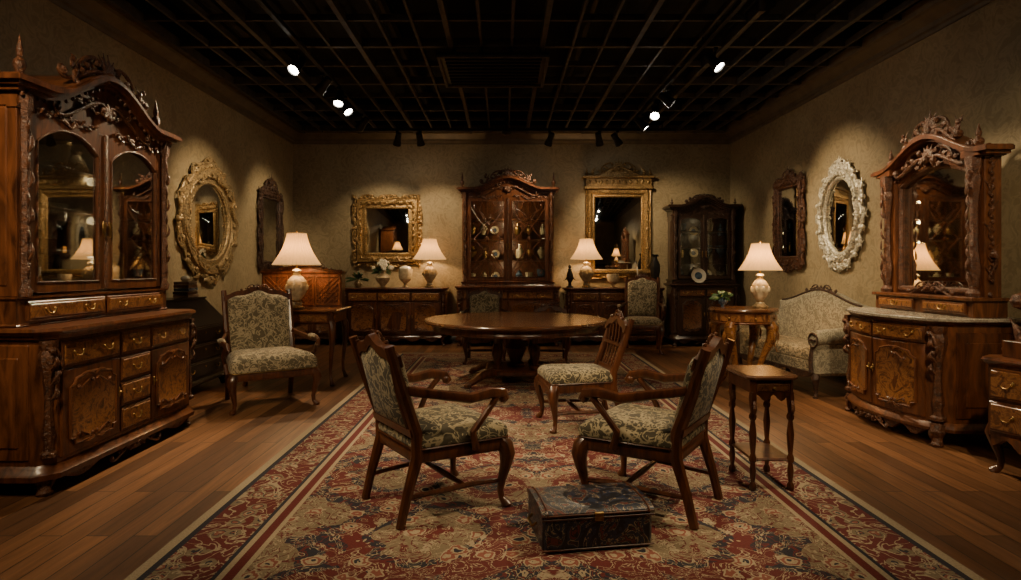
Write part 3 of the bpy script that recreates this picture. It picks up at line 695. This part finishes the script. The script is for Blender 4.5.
    b.sweepx(xs,lambda x:h1-.10,lambda x:zt_(x),y0-.012,y0+.05,wd)
    b.sweepx(xs,lambda x:h1-.09,lambda x:zt_(x),y0+.05,y1,wd)
    for a,c,p in((-.015,.012,.03),(.010,.032,.055),(.030,.055,.085),(.053,.068,.07)):
        xs2=lin(-hw-p,hw+p,48)
        b.sweepx(xs2,lambda x:zt_(x)+a,lambda x:zt_(x)+c,y0-.012-p,y1 if a<.05 else y1-.02,wd)
    n=26
    for i in range(n+1):
        x=-hw+2*hw*i/n; b.ell((x,y0-.04,zt_(x)-.028),(.011,.012,.014),cv,6,4)
    if field: b.carvefield([hw*q for q in(.14,.30,.46,.62,.78,.92)],lambda x:h1-.10,lambda x:zt_(x)-.03,y0-.018,cv,.0085)
    for d in(-1,1):
        b.esc((d*.05,h1+rise*.25),(d*hw*.62,h1-.03),y0-.03,.013,cv,'S',d)
    b.fan(0,h1+rise*.05,y0-.028,pi/2,rise*.62,.016,cv,7,1.1)
    b.crest(0,h2-.02,y0-.03,uw*.60,crest,cv,.018); b.crest(0,h2+crest*.12,y0-.0,uw*.36,crest*.85,cv,.014)
    for d in(-1,1):
        b.sprig(d*uw*.22,h1+rise*.72,y0-.04,pi/2-d*.3,crest*.7,.014,cv,d)
        b.finial(d*(hw-fi),y0+.03,h1+.065,fin,cv,.035 if w>1.3 else .026)
    b.pop()
    o=b.obj(name,(xy[0],xy[1],0),f)
    if glow:
        zz=zs
        for i in range(len(zz)-1):
            l=bpy.data.lights.new('cabinet_light','POINT'); l.energy=glow; l.color=(1,.72,.42); l.shadow_soft_size=.03
            lo=bpy.data.objects.new('cabinet_light',l); sc.collection.objects.link(lo); lo.parent=o; lo.location=(0,yc+y0+.07,zz[i+1]-.05)
    return o
hutch('carved_mahogany_hutch',(-2.94,4.03),(1,0),1.54,.93,.72,.92,2.24,2.46,MAHL,BURL,CARV,GLAR,'big',band=.17,crest=.24,fin=.26,nsh=4,arch=.16,glow=1.0,fi=.07)
hutch('glazed_bookcase',(.08,9.84),(0,-1),1.62,.56,.44,.96,2.48,2.66,MAHL,BURL,CARV,GLAS,'two',tracery=True,band=.07,crest=.24,fin=.26,uw=1.46,nsh=4,arch=.0,glow=5)
hutch('dark_china_cabinet',(3.24,9.80),(-.06,-1),1.02,.50,.40,1.0,2.20,2.34,WALN,BRLD,CARD,GLAS,'two',tracery=False,band=.06,crest=.13,fin=.12,uw=.98,nsh=4,arch=.06,glow=.4)
b=Bd()
for z in(1.04,1.41,1.80):
    for i in range(7):
        x=-.58+.19*i+random.uniform(-.02,.02); k=random.randrange(4)
        if i%5==2: plate_(b,x,.06,z,.07,CERA)
        else: vase(b,x,random.uniform(-.02,.05),z,random.uniform(.12,.24),random.choice([CERA,BLUE,CERA,BRAS]),k)
b.obj('porcelain_collection',(.08,9.89,0))
b=Bd()
for z in(1.07,1.42,1.78):
    for i in range(4):
        x=-.33+.22*i
        if (i+int(z*10))%3==0: plate_(b,x,.03,z,.075,CERA)
        else: vase(b,x,0,z,.2,random.choice([BLUE,BRAS,WALN]),random.randrange(4))
b.obj('china_collection',(3.25,9.87,0))
b=Bd()
for z in(1.10,1.43,1.80):
    for i in range(5):
        x=-.52+.25*i; vase(b,x,0,z,random.uniform(.16,.26),random.choice([WHIT,BLUE,CERA,BRAS]),random.randrange(4))
b.obj('antique_vase_collection',(-2.85,4.03,0),(1,0))

def sideboard(name,xy,f,w,d,h,wd,bl,cv,lay='dddd',serp=.03,top=None):
    b=Bd(); top=top or wd; cant=.06; fp=rectfp(w,d,cant,bow=.0,serp=serp); xa=w/2-cant
    fy=lambda x:-d/2-serp*math.cos(2*pi*x/xa)*.5
    for sx in(-1,1):
        b.foot(sx*(w/2-.05),-d/2+.06,.13,cv,sx,.04); b.foot(sx*(w/2-.05),d/2-.05,.13,cv,sx,.035); b.corbel(sx*(w/2-.03),-d/2+.02,.17,h-.07,cv,sx,.024)
    b.slab(fp,[(0,.11),(.018,.12),(.018,.14),(0,.16)],wd); b.slab(fp,[(0,.155),(0,h-.05)],wd)
    b.slab(fp,[(0,h-.055),(.012,h-.045),(.03,h-.03),(.035,h-.012),(.028,h)],top)
    b.sweepx(lin(-xa+.04,xa-.04,24),lambda x:.09-.03*math.cos(5*pi*x/xa),lambda x:.125,-d/2-.018,-d/2+.02,wd)
    zh=h-.07; zd=zh-.15; q=xa-.02; c=q*.36
    b.drawer(-q,-c-.01,zd,zh,fy,wd,bl,BRAS,2); b.drawer(-c,c,zd,zh,fy,wd,bl,BRAS,2); b.drawer(c+.01,q,zd,zh,fy,wd,bl,BRAS,2)
    b.door(-q,-c-.01,.18,zd-.01,fy,wd,bl,BRAS,1); b.door(c+.01,q,.18,zd-.01,fy,wd,bl,BRAS,-1)
    b.door(-c,c,.18,zd-.01,fy,wd,bl,BRAS,1)
    for sx in(-1,1):
        b.push(RZ(sx*pi/2)); b.cpan(-d/2+.09,d/2-.09,.2,h-.1,.012,bl,fc(-w/2)); b.pop()
    return b.obj(name,(xy[0],xy[1],0),f)
sideboard('burl_sideboard',(-1.76,9.90),(0,-1),1.64,.46,.93,MAHO,BURL,CARV)
sideboard('burl_sideboard',(1.81,9.90),(0,-1),1.56,.44,.93,MAHO,BRLD,CARV)

# ------------------------------------------------------------------ mirrors on walls
def wallmirror(name,loc,f,pts,mat,fw,orn,amp,th,crest=None,glass=MIRR,deep=.06,second=True):
    b=Bd()
    b.plate(pts,[(.01,-.003),(.01,-.022),(-.002,-.024)],glass)
    b.loop(pts,[(0,-.002),(-.008,-.03),(.0,-.042),(.015,-.05),(fw*.35,-.04),(fw*.6,-deep),(fw*.85,-deep*.95),(fw,-.03),(fw,-.002)],mat)
    b.ornloop(offs(pts,fw*1.0),orn,amp,-.035,mat,th)
    if second: b.ornloop(offs(pts,fw*.45),int(orn*.8),amp*.5,-deep,mat,th*.6)
    N=len(pts)
    L=offs(pts,.008)
    for i in range(0,N):
        a,c=L[i],L[(i+1)%N]; l=math.hypot(c[0]-a[0],c[1]-a[1]); m=max(1,int(l/.03))
        for j in range(m): b.ell((a[0]+(c[0]-a[0])*j/m,-.048,a[1]+(c[1]-a[1])*j/m),(.008,.008,.008),mat,6,4)
    if crest: 
        for (cx,cz,w,h,fl) in crest:
            if fl: b.push(T((0,0,cz))@Matrix.Scale(-1,4,(0,0,1))); b.crest(cx,0,-.04,w,h,mat); b.pop()
            else: b.crest(cx,cz,-.04,w,h,mat)
    return b.obj(name,loc,f)
def oval(a,c,n=48): return [(a*math.cos(2*pi*i/n),c*math.sin(2*pi*i/n)) for i in range(n)]
def rectp(w,h): return [(-w/2,-h/2),(w/2,-h/2),(w/2,h/2),(-w/2,h/2)]
wallmirror('oval_gilt_mirror',(XL,7.24,1.80),(1,0),oval(.48,.46),GOLB,.19,18,.19,.020,[(0,.62,.5,.2,0),(0,-.62,.4,.16,1)],deep=.08)
wallmirror('carved_tall_mirror',(XL,9.15,1.82),(1,0),rectp(.66,.95),CARD,.10,20,.10,.015,[(0,.56,.7,.30,0),(0,-.56,.6,.22,1)])
wallmirror('square_gilt_mirror',(-1.96,YB,1.88),(0,-1),rectp(.72,.76),GOLD,.17,22,.13,.018,None,deep=.08)
wallmirror('carved_rectangular_mirror',(XR,8.05,1.86),(-1,0),rectp(.55,.92),CARV,.11,20,.13,.016,[(0,.56,.5,.2,0),(0,-.56,.5,.14,1)])
wallmirror('oval_silver_mirror',(XR,6.82,1.84),(-1,0),oval(.30,.42),SILV,.12,20,.18,.018,[(0,.52,.4,.17,0),(0,-.52,.4,.13,1)],deep=.07)
b=Bd(); pts=rectp(.80,1.24)
b.plate(pts,[(.01,-.003),(.01,-.022),(-.002,-.024)],MIRR)
b.loop(pts,[(0,-.002),(-.01,-.03),(.01,-.045),(.03,-.04),(.06,-.07),(.10,-.075),(.13,-.05),(.15,-.06),(.155,-.002)],GOLD)
b.ornloop(offs(pts,.08),30,.04,-.07,GOLD,.010)
for p,q in((-.62,.04),(.77,.04)):
    b.box(0,-.05,p-.03 if p<0 else p,1.16,.11,.05,GOLD)
b.box(0,-.045,.86,1.10,.09,.13,GOLD); b.box(0,-.06,.945,1.22,.14,.035,GOLD)
for i in range(11): b.ell((-.5+.1*i,-.095,.86),(.03,.012,.04),GOLD,8,5)
b.sweepx(lin(-.5,.5,24),lambda x:.95,lambda x:.97+.16*bon(x/.5,1),-.06,-.01,GOLD)
b.crest(0,1.0,-.06,.9,.26,GOLD,.018)
for d in(-1,1): b.finial(d*.53,-.06,.96,.14,GOLD,.03); b.leaf(d*.45,1.0,-.06,pi/2+d*.2,.14,.02,GOLD,d)
b.obj('gilt_pier_mirror',(1.95,YB,1.84),(0,-1))

# ------------------------------------------------------------------ dressing commode with mirror
b=Bd(); w,d,h=1.14,.56,.90; cant=.10; bow=.10
xa=w/2-cant
fp=rectfp(w,d,cant,bow=bow); fy=lambda x:-d/2-bow*math.cos(pi*x/(2*xa))
for sx in(-1,1):
    b.foot(sx*(w/2-.06),-d/2+.04,.13,CARV,sx,.045); b.foot(sx*(w/2-.05),d/2-.05,.13,CARV,sx,.04); b.corbel(sx*(w/2-.045),-d/2+.03,.17,h-.06,CARV,sx,.042)
b.slab(fp,[(0,.10),(.03,.11),(.035,.13),(.012,.16),(0,.17)],MAHL); b.slab(fp,[(0,.165),(0,h-.05)],MAHL); b.slab(fp,[(0,h-.055),(.015,h-.045),(.02,h-.03)],MAHL)
b.slab(fp,[(.03,h-.03),(.045,h-.022),(.045,h-.006),(.038,h)],MARB)
b.loft([[(x,fy(x)-.01,.115),(x,fy(x)+.02,.115),(x,fy(x)+.02,.075-.03*math.cos(5*pi*x/xa)),(x,fy(x)-.01,.075-.03*math.cos(5*pi*x/xa))] for x in lin(-xa,xa,24)],CARV)
b.crest(0,.06,fy(0)-.02,.4,.09,CARV,.009)
q=xa-.015; zh=h-.065; zd=zh-.12
b.drawer(-q,-.006,zd,zh,fy,MAHL,BURL,BRAS,2); b.drawer(.006,q,zd,zh,fy,MAHL,BURL,BRAS,2)
b.door(-q,-.006,.185,zd-.01,fy,MAHL,BURL,BRAS,1); b.door(.006,q,.185,zd-.01,fy,MAHL,BURL,BRAS,-1)
for sx in(-1,1):
    b.push(RZ(sx*pi/2)); lo,hi=(-d/2+.12,d/2-.05) if sx>0 else (-d/2+.05,d/2-.12)
    b.cpan(lo,hi,.2,h-.1,.010,MAHO,fc(-w/2)); b.cpan(lo+.06,hi-.06,.28,h-.17,.018,MAHO,fc(-w/2)); b.pop()
yc=.10
b.box(0,yc,h+.06,w-.04,.24,.12,MAHL); b.box(0,yc-.01,h+.13,w,.27,.025,MAHL)
for sx in(-1,1): b.drawer(sx*.27-.22,sx*.27+.22,h+.02,h+.105,fc(yc-.12),MAHL,BURL,BRAS,1)
z0=h+.14
for sx in(-1,1):
    x=sx*(w/2-.09)
    b.box(x,yc+.02,z0+.5,.13,.12,1.0,MAHL)
    b.lathe([(.045,0),(.05,.03),(.03,.06),(.045,.16),(.05,.22),(.03,.32),(.026,.6),(.035,.72),(.05,.80),(.055,.84),(.04,.87),(.055,.92),(.055,1.0)],(x,yc-.06,z0),CARV,14,rib=.06,nr=6)
    for k in range(9): b.leaf(x+.02*(-1)**k,z0+.10+.09*k,yc-.105,pi/2+.5*(-1)**k,.10,.011,CARV,-.8*(-1)**k,1)
    b.esc((x+sx*.05,z0+.02),(x+sx*.10,z0+.30),yc,.016,CARV,'S',sx)
    b.box(x,yc,z0+1.02,.17,.2,.05,MAHL); b.finial(x,yc-.03,z0+1.04,.20,CARV,.036)
    b.push(RZ(sx*pi/2)); 
    for k in range(6): b.sprig(yc*sx*1+.0,z0+.12+.15*k,-(w/2-.022),pi/2,.13,.010,CARV,(-1)**k)
    b.pop()
wi=w/2-.15
Zt=lambda x:z0+1.0+.20*bon(x/(wi+.16),1)
A=lambda x:z0+.90+.12*math.cos(pi*x/(2*wi))
b.box(0,yc+.06,z0+.55,2*wi+.1,.02,1.1,MAHL)
P=[(-wi+.02,z0+.05),(wi-.02,z0+.05)]+[(x,A(x)-.02) for x in lin(wi-.02,-wi+.02,16)]
b.plate(P,[(0,yc+.05),(0,yc+.035),(-.001,yc+.034)],MIRR)
b.loop(P,[(0,yc+.05),(-.012,yc+.01),(0,yc-.01),(.02,yc-.015),(.045,yc+.0),(.05,yc+.05)],CARV)
b.sweepx(lin(-wi-.02,wi+.02,24),A,lambda x:Zt(x),yc-.02,yc+.06,MAHL)
b.carvefield([.12,.22,.32,.42],lambda x:A(min(x,wi))-.0,lambda x:Zt(x)-.01,yc-.028,CARV,.009)
for a,c,p in((0,.025,.03),(.022,.05,.06),(.048,.06,.05)):
    b.sweepx(lin(-wi-.16-p,wi+.16+p,40),lambda x:Zt(x)+a,lambda x:Zt(x)+c,yc-.05-p,yc+.09,MAHL)
b.crest(0,z0+1.0,yc-.05,.8,.2,CARV,.018); b.crest(0,z0+1.20,yc-.03,.6,.26,CARV,.020)
for d_ in(-1,1): b.esc((d_*.1,z0+1.24),(d_*.42,z0+1.10),yc-.05,.016,CARV,'S',d_); b.sprig(d_*.26,z0+1.20,yc-.03,pi/2-d_*.5,.15,.014,CARV,d_)
b.crest(0,z0+.02,yc-.04,.5,.1,CARV,.01)
b.obj('mirrored_dressing_commode',(3.30,4.73,0),(-1,0))
# right edge chest with toilet mirror
b=Bd(); w,d,h=1.05,.56,.71; fp=rectfp(w,d,.07,serp=.05); xa=w/2-.07; fy=lambda x:-d/2-.05*math.cos(2*pi*x/xa)*.5
for sx in(-1,1):
    b.cab(sx*(w/2-.06),-d/2+.06,.30,MAHO,sx*.7,-.7,.042); b.cab(sx*(w/2-.06),d/2-.06,.30,MAHO,sx*.7,.7,.036)
b.slab(fp,[(0,.24),(0,h-.04)],MAHL); b.slab(fp,[(0,h-.045),(.02,h-.03),(.03,h-.015),(.025,h)],MAHL)
b.sweepx(lin(-xa,xa,24),lambda x:.20-.03*math.cos(4*pi*x/xa),lambda x:.25,-d/2-.01,-d/2+.02,MAHL)
for z0_,z1_ in((.27,.45),(.465,.65)):
    b.drawer(-xa+.02,-.006,z0_,z1_,fy,MAHL,BURL,BRAS,2); b.drawer(.006,xa-.02,z0_,z1_,fy,MAHL,BURL,BRAS,2)
b.push(RZ(-pi/2)); b.cpan(-d/2+.08,d/2-.08,.29,h-.08,.012,BRLD,fc(-w/2)); b.pop()
b.box(0,-.06,h+.05,.94,.30,.1,MAHO)
for sx in(-1,1):
    b.esc((sx*.42,h+.10),(sx*.36,h+.46),-.06,.026,CARV,'S',sx); b.esc((sx*.48,h+.04),(sx*.42,h+.34),-.14,.030,CARV,'C',-sx)
    b.tube([(sx*.43,-.06,h+.08),(sx*.44,-.06,h+.3),(sx*.40,-.06,h+.62)],[.035,.022,.026],CARV,8)
    b.finial(sx*.40,-.06,h+.60,.18,CARV,.035); b.leaf(sx*.44,h+.04,-.1,pi/2-sx*.1,.22,.03,CARV,-sx)
b.push(T((0,-.06,h+.58))); pp=oval(.27,.36); b.plate(pp,[(.01,.02),(.01,0),(0,-.002)],MIRR); b.loop(pp,[(0,.02),(-.008,-.02),(.03,-.03),(.06,-.01),(.06,.02)],GOLD); b.ornloop(offs(pp,.05),14,.06,-.01,GOLD,.012); b.pop()
b.obj('serpentine_chest_with_mirror',(3.26,3.20,0),(-1,0))

# ------------------------------------------------------------------ settee
b=Bd(); w,d=1.5,.66
fp=rectfp(w-.06,d-.06)
b.slab(fp,[(0,.22),(0,.34)],FAB2)
b.cushion(rectfp(w-.22,d-.12),[(-.02,.335),(0,.35),(.004,.40),(-.005,.43),(-.03,.45),(-.10,.462),(-.2,.468)],FAB2)
top=lambda x:.90+.09*math.cos(pi*x/(w*.8))+.025*math.cos(3*pi*x/w)
out=[(-w/2+.04,.26),(w/2-.04,.26)]+[(x,top(x)) for x in lin(w/2-.04,-w/2+.04,24)]
b.push(T((0,d/2-.12,0))@T((0,0,.3))@RX(-.10)@T((0,0,-.3)))
b.cushv(out,[(-.03,.10),(0,.085),(.006,.05),(.006,-.02),(-.005,-.045),(-.04,-.062),(-.10,-.072),(-.16,-.075)],FAB3)
b.tube([(x,-.045,z) for x,z in offs(out[2:],0)][1:-1],.012,CARD,8); b.crest(0,top(0)-.01,-.03,.5,.07,CARD,.010)
b.pop()
for s in(-1,1):
    x=s*(w/2-.07)
    R=[]
    for i,y in enumerate((-d/2+.0,-d/2+.02,0,d/2-.10)):
        r=.075 if i else .06; zc=.56+.02*i
        R.append([(x+s*.03+r*1.0*math.cos(a),y,zc+r*math.sin(a)) for a in lin(0,2*pi,20)[:-1]])
    b.loft(R,FAB3); b.box(x,-.03,.38,.13,d-.08,.33,FAB3,.03)
    b.push(T((x+s*.03,-d/2-.004,.56))); b.esc((-.03,0),(.03,-.0),-.004,.008,CARD,'S',s); b.tube([(.066*math.cos(a),0,.066*math.sin(a)) for a in lin(0,2*pi,24)[:-1]],.009,CARD,6,closed=True); b.pop()
    b.tube([(x,-d/2+.01,.48),(x-s*.01,-d/2+.0,.36),(x,-d/2+.005,.24)],[.02,.022,.026],CARD,8)
    b.cab(s*(w/2-.07),-d/2+.05,.23,CARD,s*.7,-.7,.036); b.tube([(s*(w/2-.08),d/2-.08,.23),(s*(w/2-.08),d/2-.02,0)],.024,CARD,8)
b.sweepx(lin(-w/2+.06,w/2-.06,30),lambda x:.20-.025*math.cos(6*pi*x/w),lambda x:.245,-d/2+.012,-d/2+.04,CARD); b.crest(0,.19,-d/2+.01,.4,.07,CARD,.008)
b.obj('camelback_settee',(3.20,6.48,0),(-.99,-.13))
# ------------------------------------------------------------------ right occasional table (carved gilt-amber legs)
b=Bd(); R=.34; zt=.84
b.slab(circ(R,40),[(-.03,zt-.04),(-.005,zt-.03),(0,zt-.015),(-.01,zt)],TOPW)
b.slab(circ(R-.03,40),[(0,zt-.15),(.008,zt-.14),(0,zt-.13),(0,zt-.04)],MAHL)
for k in range(8):
    b.push(RZ(2*pi*k/8)); b.cpan(-.10,.10,zt-.125,zt-.05,.014,BURL,fc(-R+.045)); b.ell((0,-R+.02,zt-.09),(.01,.01,.01),BRAS,8,5); b.pop()
for k in range(4):
    b.push(RZ(pi/4+k*pi/2))
    b.tube([(0,-.25,zt-.13),(0,-.30,zt-.19),(0,-.29,zt-.30),(0,-.22,zt-.44),(0,-.17,.26),(0,-.19,.12),(0,-.26,.035),(0,-.28,0)],[.055,.062,.05,.034,.028,.026,.034,.024],AMBR,12)
    b.leaf(0,zt-.16,-.345,-pi/2,.26,.035,AMBR,0,-1.0); b.leaf(-.02,zt-.2,-.33,-pi/2-.4,.15,.018,AMBR,.6,.5); b.leaf(.02,zt-.2,-.33,-pi/2+.4,.15,.018,AMBR,-.6,.5)
    b.ell((0,-.28,.025),(.03,.035,.025),AMBR,8,5); b.pop()
b.slab(circ(.20,32),[(0,.20),(.006,.21),(0,.225)],MAHL)
b.obj('round_drum_table',(2.47,6.18,0))
lampfn('table_lamp',(2.64,6.16,.841),.70,.21,fat=1.1)
b=Bd(); vase(b,0,0,0,.10,BLUE,0,.6); foliage(b,0,0,.08,.14,34,LEAF,wid=.16); b.obj('potted_fern',(2.32,6.34,.841))
# ------------------------------------------------------------------ foreground stand
b=Bd(); zt=.64
b.slab(rectfp(.26,.36,.03),[(-.01,zt-.03),(.012,zt-.022),(.016,zt-.01),(.01,zt)],TOPW); b.slab(rectfp(.24,.34,.02),[(0,zt-.10),(0,zt-.03)],MAHO)
for sx in(-1,1):
    for sy in(-1,1):
        b.lathe([(.016,0),(.020,.01),(.020,.03),(.011,.045),(.015,.07),(.018,.11),(.012,.15),(.020,.16),(.020,.18),(.012,.20),(.017,.25),(.021,.31),(.014,.37),(.012,.385),(.021,.40),(.021,.415),(.013,.43),(.018,.47),(.022,.51),(.018,.545)],(sx*.105,sy*.15,0),MAHO,12,rib=.06,nr=6)
        b.leaf(sx*.105,.50,sy*.15-.02,-pi/2,.10,.010,CARV,0,1)
b.slab(rectfp(.22,.30,.0),[(0,.16),(.006,.167),(0,.175)],MAHO); b.cpan(-.09,.09,zt-.09,zt-.045,.01,BRLD,fc(-.17)); b.ell((0,-.19,zt-.068),(.008,.008,.008),BRAS,8,5)
b.sweepx(lin(-.09,.09,12),lambda x:zt-.125+.018*math.cos(pi*x/.045),lambda x:zt-.09,-.172,-.155,MAHO)
b.obj('slender_side_stand',(1.50,3.50,RZ0))
# leather case in the foreground
b=Bd(); w,d,h=.50,.32,.15
b.slab(rectfp(w,d,.015),[(-.01,0),(0,.01),(0,h)],LEAT)
n=14; b.loft([[(x,-(d/2+.006)*math.cos(a)*1.0,h+.004+.034*math.sin(a)**.6) for a in lin(0.0,pi,n)] for x in(-w/2-.006,-w/2+.006,0,w/2-.006,w/2+.006)],LEAT)
for x in(-w/2+.02,w/2-.02): b.tube([(x,-(d/2+.008)*math.cos(a),h+.006+.034*math.sin(a)**.6) for a in lin(0,pi,20)],.004,MAHO,6)
for z in(.012,h-.006,h+.010): b.box(0,-d/2-.004,z,w+.01,.008,.008,MAHO)
for s in(-1,1): b.tube([(s*(w/2+.004),-.05,h*.6),(s*(w/2+.025),-.04,h*.5),(s*(w/2+.025),.04,h*.5),(s*(w/2+.004),.05,h*.6)],.006,BRAS,6)
b.box(0,-d/2-.008,h,.04,.012,.04,BRAS); b.obj('leather_document_case',(.395,2.79,RZ0),(.16,-1))
# ------------------------------------------------------------------ left writing table, dark desk
b=Bd(); w,d,zt=1.0,.62,.81
b.slab(rectfp(w,d,.03),[(-.01,zt-.035),(.01,zt-.025),(.015,zt-.012),(.008,zt)],TOPW); b.slab(rectfp(w-.06,d-.06,.0),[(0,zt-.15),(0,zt-.03)],MAHO)
for x in(-.23,.23): b.drawer(x-.2,x+.2,zt-.14,zt-.045,fc(-d/2+.03),MAHL,BURL,BRAS,1)
b.push(RZ(pi/2)); b.cpan(-.22,.22,zt-.14,zt-.045,.012,BURL,fc(-w/2+.03)); b.pop()
for sx in(-1,1):
    for sy in(-1,1): b.cab(sx*(w/2-.06),sy*(d/2-.06),zt-.13,MAHO,sx*.7,sy*.7,.036)
b.sweepx(lin(-w/2+.08,w/2-.08,24),lambda x:zt-.175-.02*math.cos(4*pi*x/w),lambda x:zt-.145,-d/2+.03,-d/2+.05,MAHO)
# raised gallery with lattice doors at the back of the desk
gx,gy,gw,gh=0,.22,.90,.40
b.slab([(x+gx,y+gy) for x,y in rectfp(gw,.15)],[(0,zt),(0,zt+gh-.03),(.012,zt+gh-.02),(.016,zt+gh)],MAHO)
fyg=gy-.075
for k in(-1,0,1):
    cx=k*.295; b.loop([(cx-.125,zt+.04),(cx+.125,zt+.04),(cx+.125,zt+gh-.06),(cx-.125,zt+gh-.06)],[(0,fyg),(0,fyg-.012),(.014,fyg-.012),(.014,fyg)],MAHL)
    for i in range(-4,5):
        for sg in(-1,1):
            x0=cx+i*.055; P=[(x0,zt+.04),(x0+sg*.30,zt+.34)]
            t0,t1=0,1
            for lo,hi in((cx-.125,cx+.125),):
                q0,q1=(lo-x0)/(sg*.30),(hi-x0)/(sg*.30); a_,b_=min(q0,q1),max(q0,q1); t0,t1=max(t0,a_),min(t1,b_)
            if t1-t0>.05: b.tube([(x0+sg*.30*t0,fyg-.005,zt+.04+.30*t0),(x0+sg*.30*t1,fyg-.005,zt+.04+.30*t1)],.005,MAHL,5)
b.sweepx(lin(-gw/2,gw/2,24),lambda x:zt+gh-.005,lambda x:zt+gh+.02+.05*bon(x/(gw/2),1),gy-.06,gy-.03,MAHO); b.crest(0,zt+gh+.03,gy-.06,.5,.10,CARV)
b.obj('writing_desk',(-2.27,6.62,0))
lampfn('table_lamp',(-2.22,6.46,.811),.86,.25,fat=1.15)
b=Bd(); w,d,h=1.05,.50,.92
b.slab(rectfp(w,d),[(0,.12),(0,h-.25)],EBON); 
b.loft([[(x,-d/2,h-.25),(x,d/2,h-.25),(x,d/2,h),(x,0,h)] for x in(-w/2,w/2)],EBON); b.box(0,d/4,h+.008,w+.02,d/2+.04,.016,EBON)
b.slab(rectfp(w,d),[(.0,.09),(.015,.1),(.015,.12),(0,.14)],EBON)
for i in range(3): b.drawer(-w/2+.03,w/2-.03,.16+.17*i,.32+.17*i,fc(-d/2),EBON,EBON,BRAS,2)
for sx in(-1,1):
    for sy in(-1,1): b.foot(sx*(w/2-.06),sy*(d/2-.05) if sy<0 else d/2-.04,.1,EBON,sx,.035)
b.obj('ebonised_bureau',(-3.27,6.05,0),(1,0))
b=Bd()
for i in range(5):
    b.box(random.uniform(-.01,.01),0,.018+.034*i,.22-.012*i,.16,.03,[BOOK,WALN,BLUE,MAHO,BOOK][i])
b.ell((0,0,.2),(.05,.05,.035),WHIT); b.obj('stacked_books',(-3.36,6.35,.937),(1,0))
b=Bd(); w,d,h=.74,.42,1.20
b.slab(rectfp(w,d),[(0,.10),(.012,.11),(0,.13),(0,h-.03),(.015,h-.02),(.02,h)],MAHO)
for sx in(-1,1): b.foot(sx*(w/2-.05),-d/2+.05,.11,CARV,sx,.035); b.foot(sx*(w/2-.05),d/2-.04,.11,CARV,sx,.03)
b.door(-w/2+.03,-.005,.73,1.15,fc(-d/2),MAHO,BRLD,BRAS,1); b.door(.005,w/2-.03,.73,1.15,fc(-d/2),MAHO,BRLD,BRAS,-1)
b.door(-w/2+.03,-.005,.15,.69,fc(-d/2),MAHO,BRLD,BRAS,1); b.door(.005,w/2-.03,.15,.69,fc(-d/2),MAHO,BRLD,BRAS,-1)
b.sweepx(lin(-w/2,w/2,20),lambda x:h-.01,lambda x:h+.03+.05*bon(x/(w/2),1),-d/2+.02,-d/2+.05,MAHO); b.crest(0,h+.03,-d/2+.02,.6,.13,CARV)
b.obj('small_corner_cupboard',(-3.08,9.92,0))
# ------------------------------------------------------------------ sideboard accessories
zs=.931
lampfn('table_lamp',(-1.20,9.82,zs),.84,.27,fat=1.15,power=28)
lampfn('table_lamp',(1.36,9.79,zs),.84,.26,fat=1.15,power=28)
b=Bd(); vase(b,0,0,0,.27,CERA,0,.55); foliage(b,0,0,.25,.24,26,LEAF); flowers(b,0,0,.27,.20,22); b.obj('flower_vase',(-1.97,9.84,zs))
b=Bd(); vase(b,0,0,0,.30,CERA,1,.42); b.ell((0,0,.31),(.10,.10,.05),WHIT,14,6); b.obj('white_pedestal_urn',(-1.60,9.84,zs))
b=Bd(); vase(b,0,0,0,.14,GOLB,2,.7); foliage(b,0,0,.12,.22,30,LEAF,wid=.08); b.obj('potted_ivy',(-2.38,9.86,zs))
b=Bd(); b.lathe([(.06,0),(.06,.02),(.03,.03),(.025,.08),(.05,.13),(.055,.2),(.03,.28),(.035,.3),(.015,.32)],(0,0,0),BLAK,16); b.ell((0,0,.34),(.028,.03,.036),BLAK)
b.leaf(.03,.2,-.02,-pi/2+.3,.12,.014,BLAK,1); b.leaf(-.03,.2,-.02,-pi/2-.3,.12,.014,BLAK,-1); b.obj('bronze_figurine',(1.09,9.78,zs))
b=Bd(); b.lathe([(.07,0),(.075,.03),(.05,.05),(.06,.15),(.08,.3),(.075,.38),(.04,.46),(.03,.5),(.05,.54),(.045,.54),(.02,.5)],(0,0,0),BLAK,18,rib=.05,nr=6); foliage(b,0,0,.5,.1,10,BLAK); b.obj('tall_bronze_vase',(2.49,9.82,zs))
b=Bd(); vase(b,0,0,0,.22,CERA,1,.5); b.obj('ceramic_compote',(1.80,9.82,zs))
b=Bd(); vase(b,0,0,0,.2,BRAS,3,.4); b.tube([(.0,0,.2),(0,0,.34)],.011,WHIT,8); b.obj('brass_candlestick',(2.2,9.82,zs))
b=Bd(); plate_(b,0,0,0,.12,WHIT); b.box(0,.05,.01,.1,.1,.02,WALN); b.obj('display_plate',(3.12,9.585,1.005))
b=Bd(); vase(b,0,0,0,.16,WHIT,0,.6); b.obj('small_porcelain_jar',(-2.62,6.55,.811))

# ------------------------------------------------------------------ world, camera
w=bpy.data.worlds.new('World'); sc.world=w; w.use_nodes=True
w.node_tree.nodes['Background'].inputs[0].default_value=(.9,.75,.55,1); w.node_tree.nodes['Background'].inputs[1].default_value=.02
cam=bpy.data.cameras.new('camera'); co=bpy.data.objects.new('camera',cam); sc.collection.objects.link(co)
co.location=(0,0,1.25); co.rotation_euler=(pi/2,0,0)
cam.sensor_width=36; cam.lens=36*600/1021; cam.shift_x=.00735; cam.shift_y=-.02155; cam.clip_start=.05
sc.camera=co
